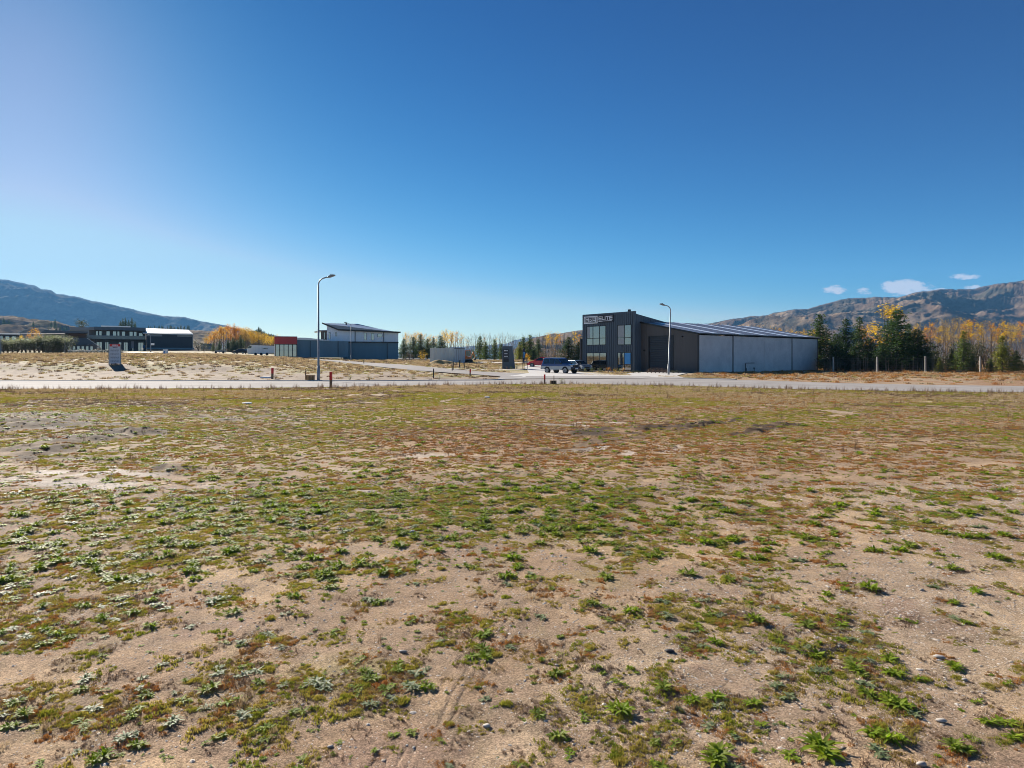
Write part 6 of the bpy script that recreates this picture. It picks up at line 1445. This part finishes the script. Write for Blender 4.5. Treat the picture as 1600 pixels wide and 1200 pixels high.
MB().tube([(Xp(541), 2, Zp(507)), (Xp(541), 2, Zp(503))], .18, 8).box(Xp(541) - .5, Xp(541) + .3, 1.8, 2.2, Zp(503.6), Zp(503)).build('flue', M_frame, wbx)
# caravan / boat under white cover left of the red building
b = W(409, 172); cv = thing('covered_trailer', 'large white covered trailer parked left of the red fronted building', 'trailer', (b.x, b.y, G(b.x, b.y)), R(3))
sv = 172 / F
MB().prism([(-20 * sv, .35), (-21 * sv, 1.7), (-17 * sv, 2.45), (-13 * sv, 2.5), (21 * sv, 2.35), (22 * sv, .5), (10 * sv, .35)], -1.1, 1.1).build('body', M_whouse, cv, bevel=.12)
MB().prism([(-20.5 * sv, 1.75), (-16.6 * sv, 2.44), (-13 * sv, 2.46), (-14 * sv, 1.8)], -1.13, -1.104).build('front_window', M_cglass, cv)
MB().prism([(2 * sv, 1.6), (6 * sv, 1.8), (12 * sv, 1.72), (11 * sv, 1.55)], -1.14, -1.106).build('window', M_cglass, cv)
for x in (-1.2, .2, 1.6):
    o = thing_part('wheel', cv, (x, -1.0, .33)); MB().tube([(0, -.12, 0), (0, .12, 0)], .33, 16).build('tyre', M_tyre, o)
b = W(375, 200); kc, hw = car('parked_car', 'dark car parked on the grass left of the white covered trailer', (b.x, b.y, G(b.x, b.y)), R(175), 4.4, 1.8, [(-2.1, .3), (-2.15, .9), (.9, .95), (2.1, .75), (2.15, .32)], .95, [(-2.0, .93), (-1.7, 1.4), (-.9, 1.5), (.2, 1.46), (1.2, .93)], (-1.3, 1.3), .32, M_ink)
b = W(344.5, 190); q = thing('flat_trailer', 'small low flat trailer on the far grass left of the white covered trailer', 'trailer', (b.x, b.y, G(b.x, b.y)), 0)
MB().box(-1.3, 1.3, -.7, .7, .42, .85).build('tray', M_pole, q)
for x in (-1.0, 1.1):
    o = thing_part('wheel', q, (x, -.72, .3)); MB().tube([(0, -.1, 0), (0, .1, 0)], .3, 14).build('tyre', M_tyre, o)
b = W(258.5, 128); q = thing('small_sign', 'small white board with blue figure on the grass before the long shed', 'sign', (b.x, b.y, G(b.x, b.y)), 0)
MB().box(-.42, .42, -.02, .02, .05, .95).build('board', M_white, q); MB().box(-.22, -.1, -.035, -.022, .1, .62).build('mark', mat('blue_ink', (.03, .15, .5), .5), q)
for s_ in (-1, 1): MB().box(s_ * .46 - .03, s_ * .46 + .03, -.03, .03, -.1, 1.0).build('leg', M_post, q)
b = W(238.5, 200); q = thing('road_sign', 'small white rectangular sign on the lamp post before the long shed', 'sign', (b.x, b.y, G(b.x, b.y)), 0)
MB().box(-.5, .5, -.02, .02, 2.0, 2.6).build('plate', M_white, q); MB().tube([(-.55, 0, -.1), (-.55, 0, 2.7)], .05, 6).build('post', M_pole, q)
# ------------------------------------------------------------------ the dark buildings at far left
def turned(t_):
    a = math.atan2(-t_.location.x, t_.location.y); t_.rotation_euler = (0, 0, a); t_.scale = (math.cos(a), 1, 1); return t_
def root_at(px, D, row, name, label, cat='building'):
    return turned(thing(name, label, cat, ((px - 800) / F * D, D, H0 - (row - HY) / F * D)))
D_ = 236; s_L = D_ / F
two = root_at(186, D_, 549, 'two_storey_building', 'long dark two storey building with a glazed balcony and shopfronts below'); x = lambda p: (p - 186) * s_L; z = lambda r: (549 - r) * s_L
MB().box(x(140), x(228), 0, 14, 0, z(516.5)).build('wall', M_charc, two)
MB().box(x(148), x(228.4), -2.2, 14, z(516.4), z(511.5)).build('roof', M_black, two)
MB().box(x(137), x(229), -2.2, 0, z(531), z(530.2)).build('balcony_floor', M_frame, two)
bal = thing_part('balcony', two, (0, 0, 0))
MB().box(x(137), x(228), -2.2, -2.12, z(530.2), z(525.2)).build('glass_balustrade', mat('balustrade_glass', (.07, .10, .12), .15, spec=.9), bal); MB().tube([(x(137), -2.16, z(525)), (x(228), -2.16, z(525))], .06, 6).build('handrail', M_pole, bal)
for (a, c) in ((150, 154), (155, 159.5), (166, 172), (176, 182), (183, 187), (190, 196), (202, 208), (209, 214), (217, 224)):
    window(two, 'window', x(a), x(c), -.002, z(530), z(517.5 + (2 if a > 215 else 0)), 1, None, .12)
for (a, c) in ((151, 160), (163, 170), (185, 190), (193, 200), (206, 209), (216, 225)): window(two, 'shopfront', x(a), x(c), -.002, .1, z(534.5), 2, None, .12)
for px in (150, 164, 190, 203, 214, 228): MB().box(x(px) - .12, x(px) + .12, -2.15, -1.95, 0, z(531)).build('column', M_frame, two)
MB().box(x(205.2), x(209.5), -.3, -.05, z(544), z(533)).build('poster', mat('pale_poster', (.42, .36, .36), .6), two); MB().box(x(224), x(227), -.3, -.05, z(544), z(539)).build('poster', mat('blue_poster', (.15, .3, .55), .6), two)
MB().box(x(140), x(149), -2.0, 0, z(516.2), z(512)).build('side_canopy', M_inkg, two)
D_ = 240; s_L = D_ / F
sh = root_at(265, D_, 546, 'long_shed', 'long near black shed with a broad pale roof at the left'); x = lambda p: (p - 265) * s_L; z = lambda r: (546 - r) * s_L
MB().box(x(229), x(301), 0, 16, 0, z(520.7)).build('wall', M_door, sh)
MB().prism([(x(226), 0), (x(302.5), 0), (x(302.5), .25), (x(226), .25)], 0, .01, 'y')  # (unused outline)
V = [(x(224), -.6, z(520.8)), (x(302.5), -.6, z(521.8)), (x(296), 12, z(512.6)), (x(219), 12, z(511))]
MB().add(V + [(a, b_, c - .3) for a, b_, c in V], [(0, 1, 2, 3), (7, 6, 5, 4), (0, 4, 5, 1), (1, 5, 6, 2), (2, 6, 7, 3), (3, 7, 4, 0)]).build('roof', M_roofp, sh)
for (a, c) in ((229.5, 253.5), (277, 300.5)):
    o = MB().box(x(a), x(c), -.06, -.001, z(525.8), z(521.8)).build('high_window', mat('clerestory', (.20, .22, .24), .3), sh)
MB().tube([(x(301.5), -.4, 0), (x(301.5), -.4, z(522))], .12, 8).build('downpipe', M_pole, sh); MB().box(x(229), x(304), -.35, -.002, 0, z(543.5)).build('plinth', M_blue, sh)
D_ = 205; s_L = D_ / F
br = root_at(105, D_, 552, 'dark_roofed_building', 'low dark building with timber gable and sloping lean-to roof left of the two storey one'); x = lambda p: (p - 105) * s_L; z = lambda r: (552 - r) * s_L
MB().box(x(68), x(137), 1, 12, 0, z(522)).build('wall', M_charc, br)
MB().prism([(x(70), z(516.3)), (x(138), z(517.5)), (x(138), z(520.2)), (x(64), z(521))], -.4, 13).build('roof', M_black, br)
MB().box(x(107), x(134), .9, .99, z(527), z(520.6)).build('timber_wall', mat('dark_timber', (.10, .045, .02), .6), br)
MB().prism([(x(104), z(529)), (x(136), z(528.5)), (x(151), z(538)), (x(104), z(539))], -2.0, -1.8).build('lean_to_roof', mat('blue_black_steel', (.035, .05, .08), .3, .3), br)
MB().prism([(x(135.6), z(528.2)), (x(137), z(528.2)), (x(152.3), z(538.2)), (x(150.8), z(538.2))], -2.06, -2.01).build('barge_board', M_roofp, br)
MB().box(x(104), x(152), -1.7, .9, 0, z(539.2)).build('lower_wall', M_charc, br)
for k in range(6): window(br, 'window', x(106 + k * 7), x(111 + k * 7), -1.702, z(549), z(540.5), 1, None, .1)
MB().box(x(106), x(170), -6.2, -6.0, .3, z(547.4)).build('white_rail_wall', M_whouse, br)
lowb = root_at(18, 225, 550, 'low_dark_shed', 'low dark shed with a thin white roof edge behind the tall hedge'); s2_ = 225 / F
MB().box(-24 * s2_, 12.5 * s2_, 0, 9, 0, 27 * s2_).build('wall', M_ink, lowb); MB().box(-26 * s2_, 13 * s2_, -.5, 9.5, 27.05 * s2_, 29.2 * s2_).build('roof', M_roofw, lowb)
for k in range(3): window(lowb, 'window', (-20 + k * 10) * s2_, (-13 + k * 10) * s2_, -.002, 18 * s2_, 25 * s2_, 1, None, .12)
dome = root_at(45, 330, 545, 'curved_roof_shed', 'pale shed with a gently curved grey roof far behind the hedge'); s3_ = 330 / F
pts = [(-24, 20), (-16, 25.5), (-8, 29.5), (0, 31.6), (10, 32), (20, 31.8), (30, 31.5)]
MB().prism([(a * s3_, b_ * s3_) for a, b_ in pts] + [(a * s3_, (b_ - 1.2) * s3_) for a, b_ in pts[::-1]], -.5, 14).build('roof', M_roofp, dome)
MB().prism([(-23 * s3_, 0), (29.5 * s3_, 0), (29.5 * s3_, 30.2 * s3_), (0, 30.2 * s3_), (-8 * s3_, 28.1 * s3_), (-16 * s3_, 24.1 * s3_), (-23 * s3_, 19 * s3_)], 0, 13).build('wall', M_inkg, dome)
pb = root_at(112, 300, 548, 'pale_roofed_shed', 'grey shed with a flat pale roof rising behind the dark roofed building'); s4_ = 300 / F
MB().box(-2 * s4_, 36 * s4_, 0, 10, 0, 32 * s4_).build('wall', M_inkg, pb); MB().box(-3 * s4_, 37 * s4_, -.5, 10.4, 32.05 * s4_, 37 * s4_).build('roof', M_inkg, pb)
fb = root_at(190, 330, 545, 'far_white_roof', 'distant building of which only a thin white roof line shows above the two storey block'); s5_ = 330 / F
MB().box(-30 * s5_, 12 * s5_, 0, 8, 0, 33 * s5_).build('wall', M_inkg, fb); MB().box(-32 * s5_, 14 * s5_, -.4, 8.4, 33.05 * s5_, 35.6 * s5_).build('roof', M_roofw, fb)
hb = root_at(350, 380, 547, 'pale_house', 'small pale house glimpsed between the conifers and orange trees'); s6_ = 380 / F
MB().box(-4 * s6_, 5 * s6_, 0, 5, 0, 11 * s6_).build('wall', M_whouse, hb); MB().prism([(-5 * s6_, 11.02 * s6_), (6 * s6_, 11.02 * s6_), (.5 * s6_, 16 * s6_)], -.3, 5.3).build('roof', M_whouse, hb)
hb2 = root_at(326, 300, 546, 'pale_house', 'long low dark roofed house with pale wall right of the long shed'); s6_ = 300 / F
MB().box(-12 * s6_, 6 * s6_, 0, 5, 0, 6 * s6_).build('wall', M_inkg, hb2); MB().prism([(-13 * s6_, 6.02 * s6_), (7 * s6_, 6.02 * s6_), (4 * s6_, 9 * s6_), (-10 * s6_, 9 * s6_)], -.3, 5.3).build('roof', M_black, hb2)
# net frame before the hedge
b = W(50, 140); nf_ = thing('net_frame', 'thin grey pipe frame spanning the tall hedge at far left', 'frame', b, 0); s7 = 140 / F
zt = H0 - (521.8 - HY) * s7 - b.z
for px in (3, 101.5): MB().tube([((px - 50) * s7, 0, -.2), ((px - 50) * s7, 0, zt)], .05, 8).build('post', M_pole, nf_)
MB().tube([((-20 - 50) * s7, 0, zt), ((101.5 - 50) * s7, 0, zt)], .05, 8).build('top_rail', M_pole, nf_); MB().tube([(51.5 * s7, 0, zt * .45), (58 * s7, 0, .2)], .035, 6).build('brace', M_pole, nf_)

# ------------------------------------------------------------------ fence on the right
fn = thing('wire_fence', 'post and wire fence with tall pale round posts before the dark conifers on the right', 'fence', (0, 0, 0))
fpx = [(1302, 93.5, 557.5), (1370.5, 90.5, 557.5), (1446, 88, 556.5), (1531.5, 86.5, 557), (1625, 84, 556), (1725, 82, 556)]
tops = []
for (px, D, top) in fpx:
    b = W(px, D); zt = H0 - (top - HY) / F * D; MB().tube([(b.x, b.y, -.2), (b.x, b.y, zt)], [.10, .09], 10).build('post', M_post, fn); tops.append((b.x, b.y, zt))
for k in range(7):
    q = MB()
    for (a, c) in zip(tops[:-1], tops[1:]): q.tube([(a[0], a[1] - .1, .15 + k * .28), (c[0], c[1] - .1, .15 + k * .28)], .006, 4)
    q.build('wire', M_wire, fn)
fn2 = thing('wire_fence', 'low wire fence with thin posts between the blue building and the container', 'fence', (0, 0, 0)); pt = []
for px in (629, 641, 653, 665, 676):
    b = W(px, 140); MB().tube([b - Vector((0, 0, .1)), b + Vector((0, 0, 1.5))], .05, 6).build('post', M_post, fn2); pt.append(b)
for k in range(4):
    q = MB()
    for a, c in zip(pt[:-1], pt[1:]): q.tube([a + Vector((0, -.06, .3 + k * .36)), c + Vector((0, -.06, .3 + k * .36))], .012, 4)
    q.build('wire', M_wire, fn2)
# mound of straw coloured spoil before the container
mp_ = PXD(690, 116); nR = 14; nA = 28; V = []; Fc = []
for i in range(nR):
    for j in range(nA):
        r_ = i / (nR - 1); a = 2 * math.pi * j / nA; xx_ = mp_[0] + math.cos(a) * r_ * 4.2; yy2 = mp_[1] + math.sin(a) * r_ * 2.0
        V.append((xx_, yy2, G(xx_, yy2) - .06 + .75 * math.exp(-3.2 * r_ * r_) * (.8 + .4 * float(vn(xx_ * 1.2, yy2 * 1.2, 5)))))
Fc = [(i * nA + j, i * nA + (j + 1) % nA, (i + 1) * nA + (j + 1) % nA, (i + 1) * nA + j) for i in range(nR - 1) for j in range(nA)]
me = mesh_np('earth_mound', np.array(V), np.array(Fc)); me.materials.append(mat('dry_mound', (.42, .28, .10), .95, var=.3, scale=4, bump=.03)); tag(link(bpy.data.objects.new('earth_mound', me)), kind='structure')
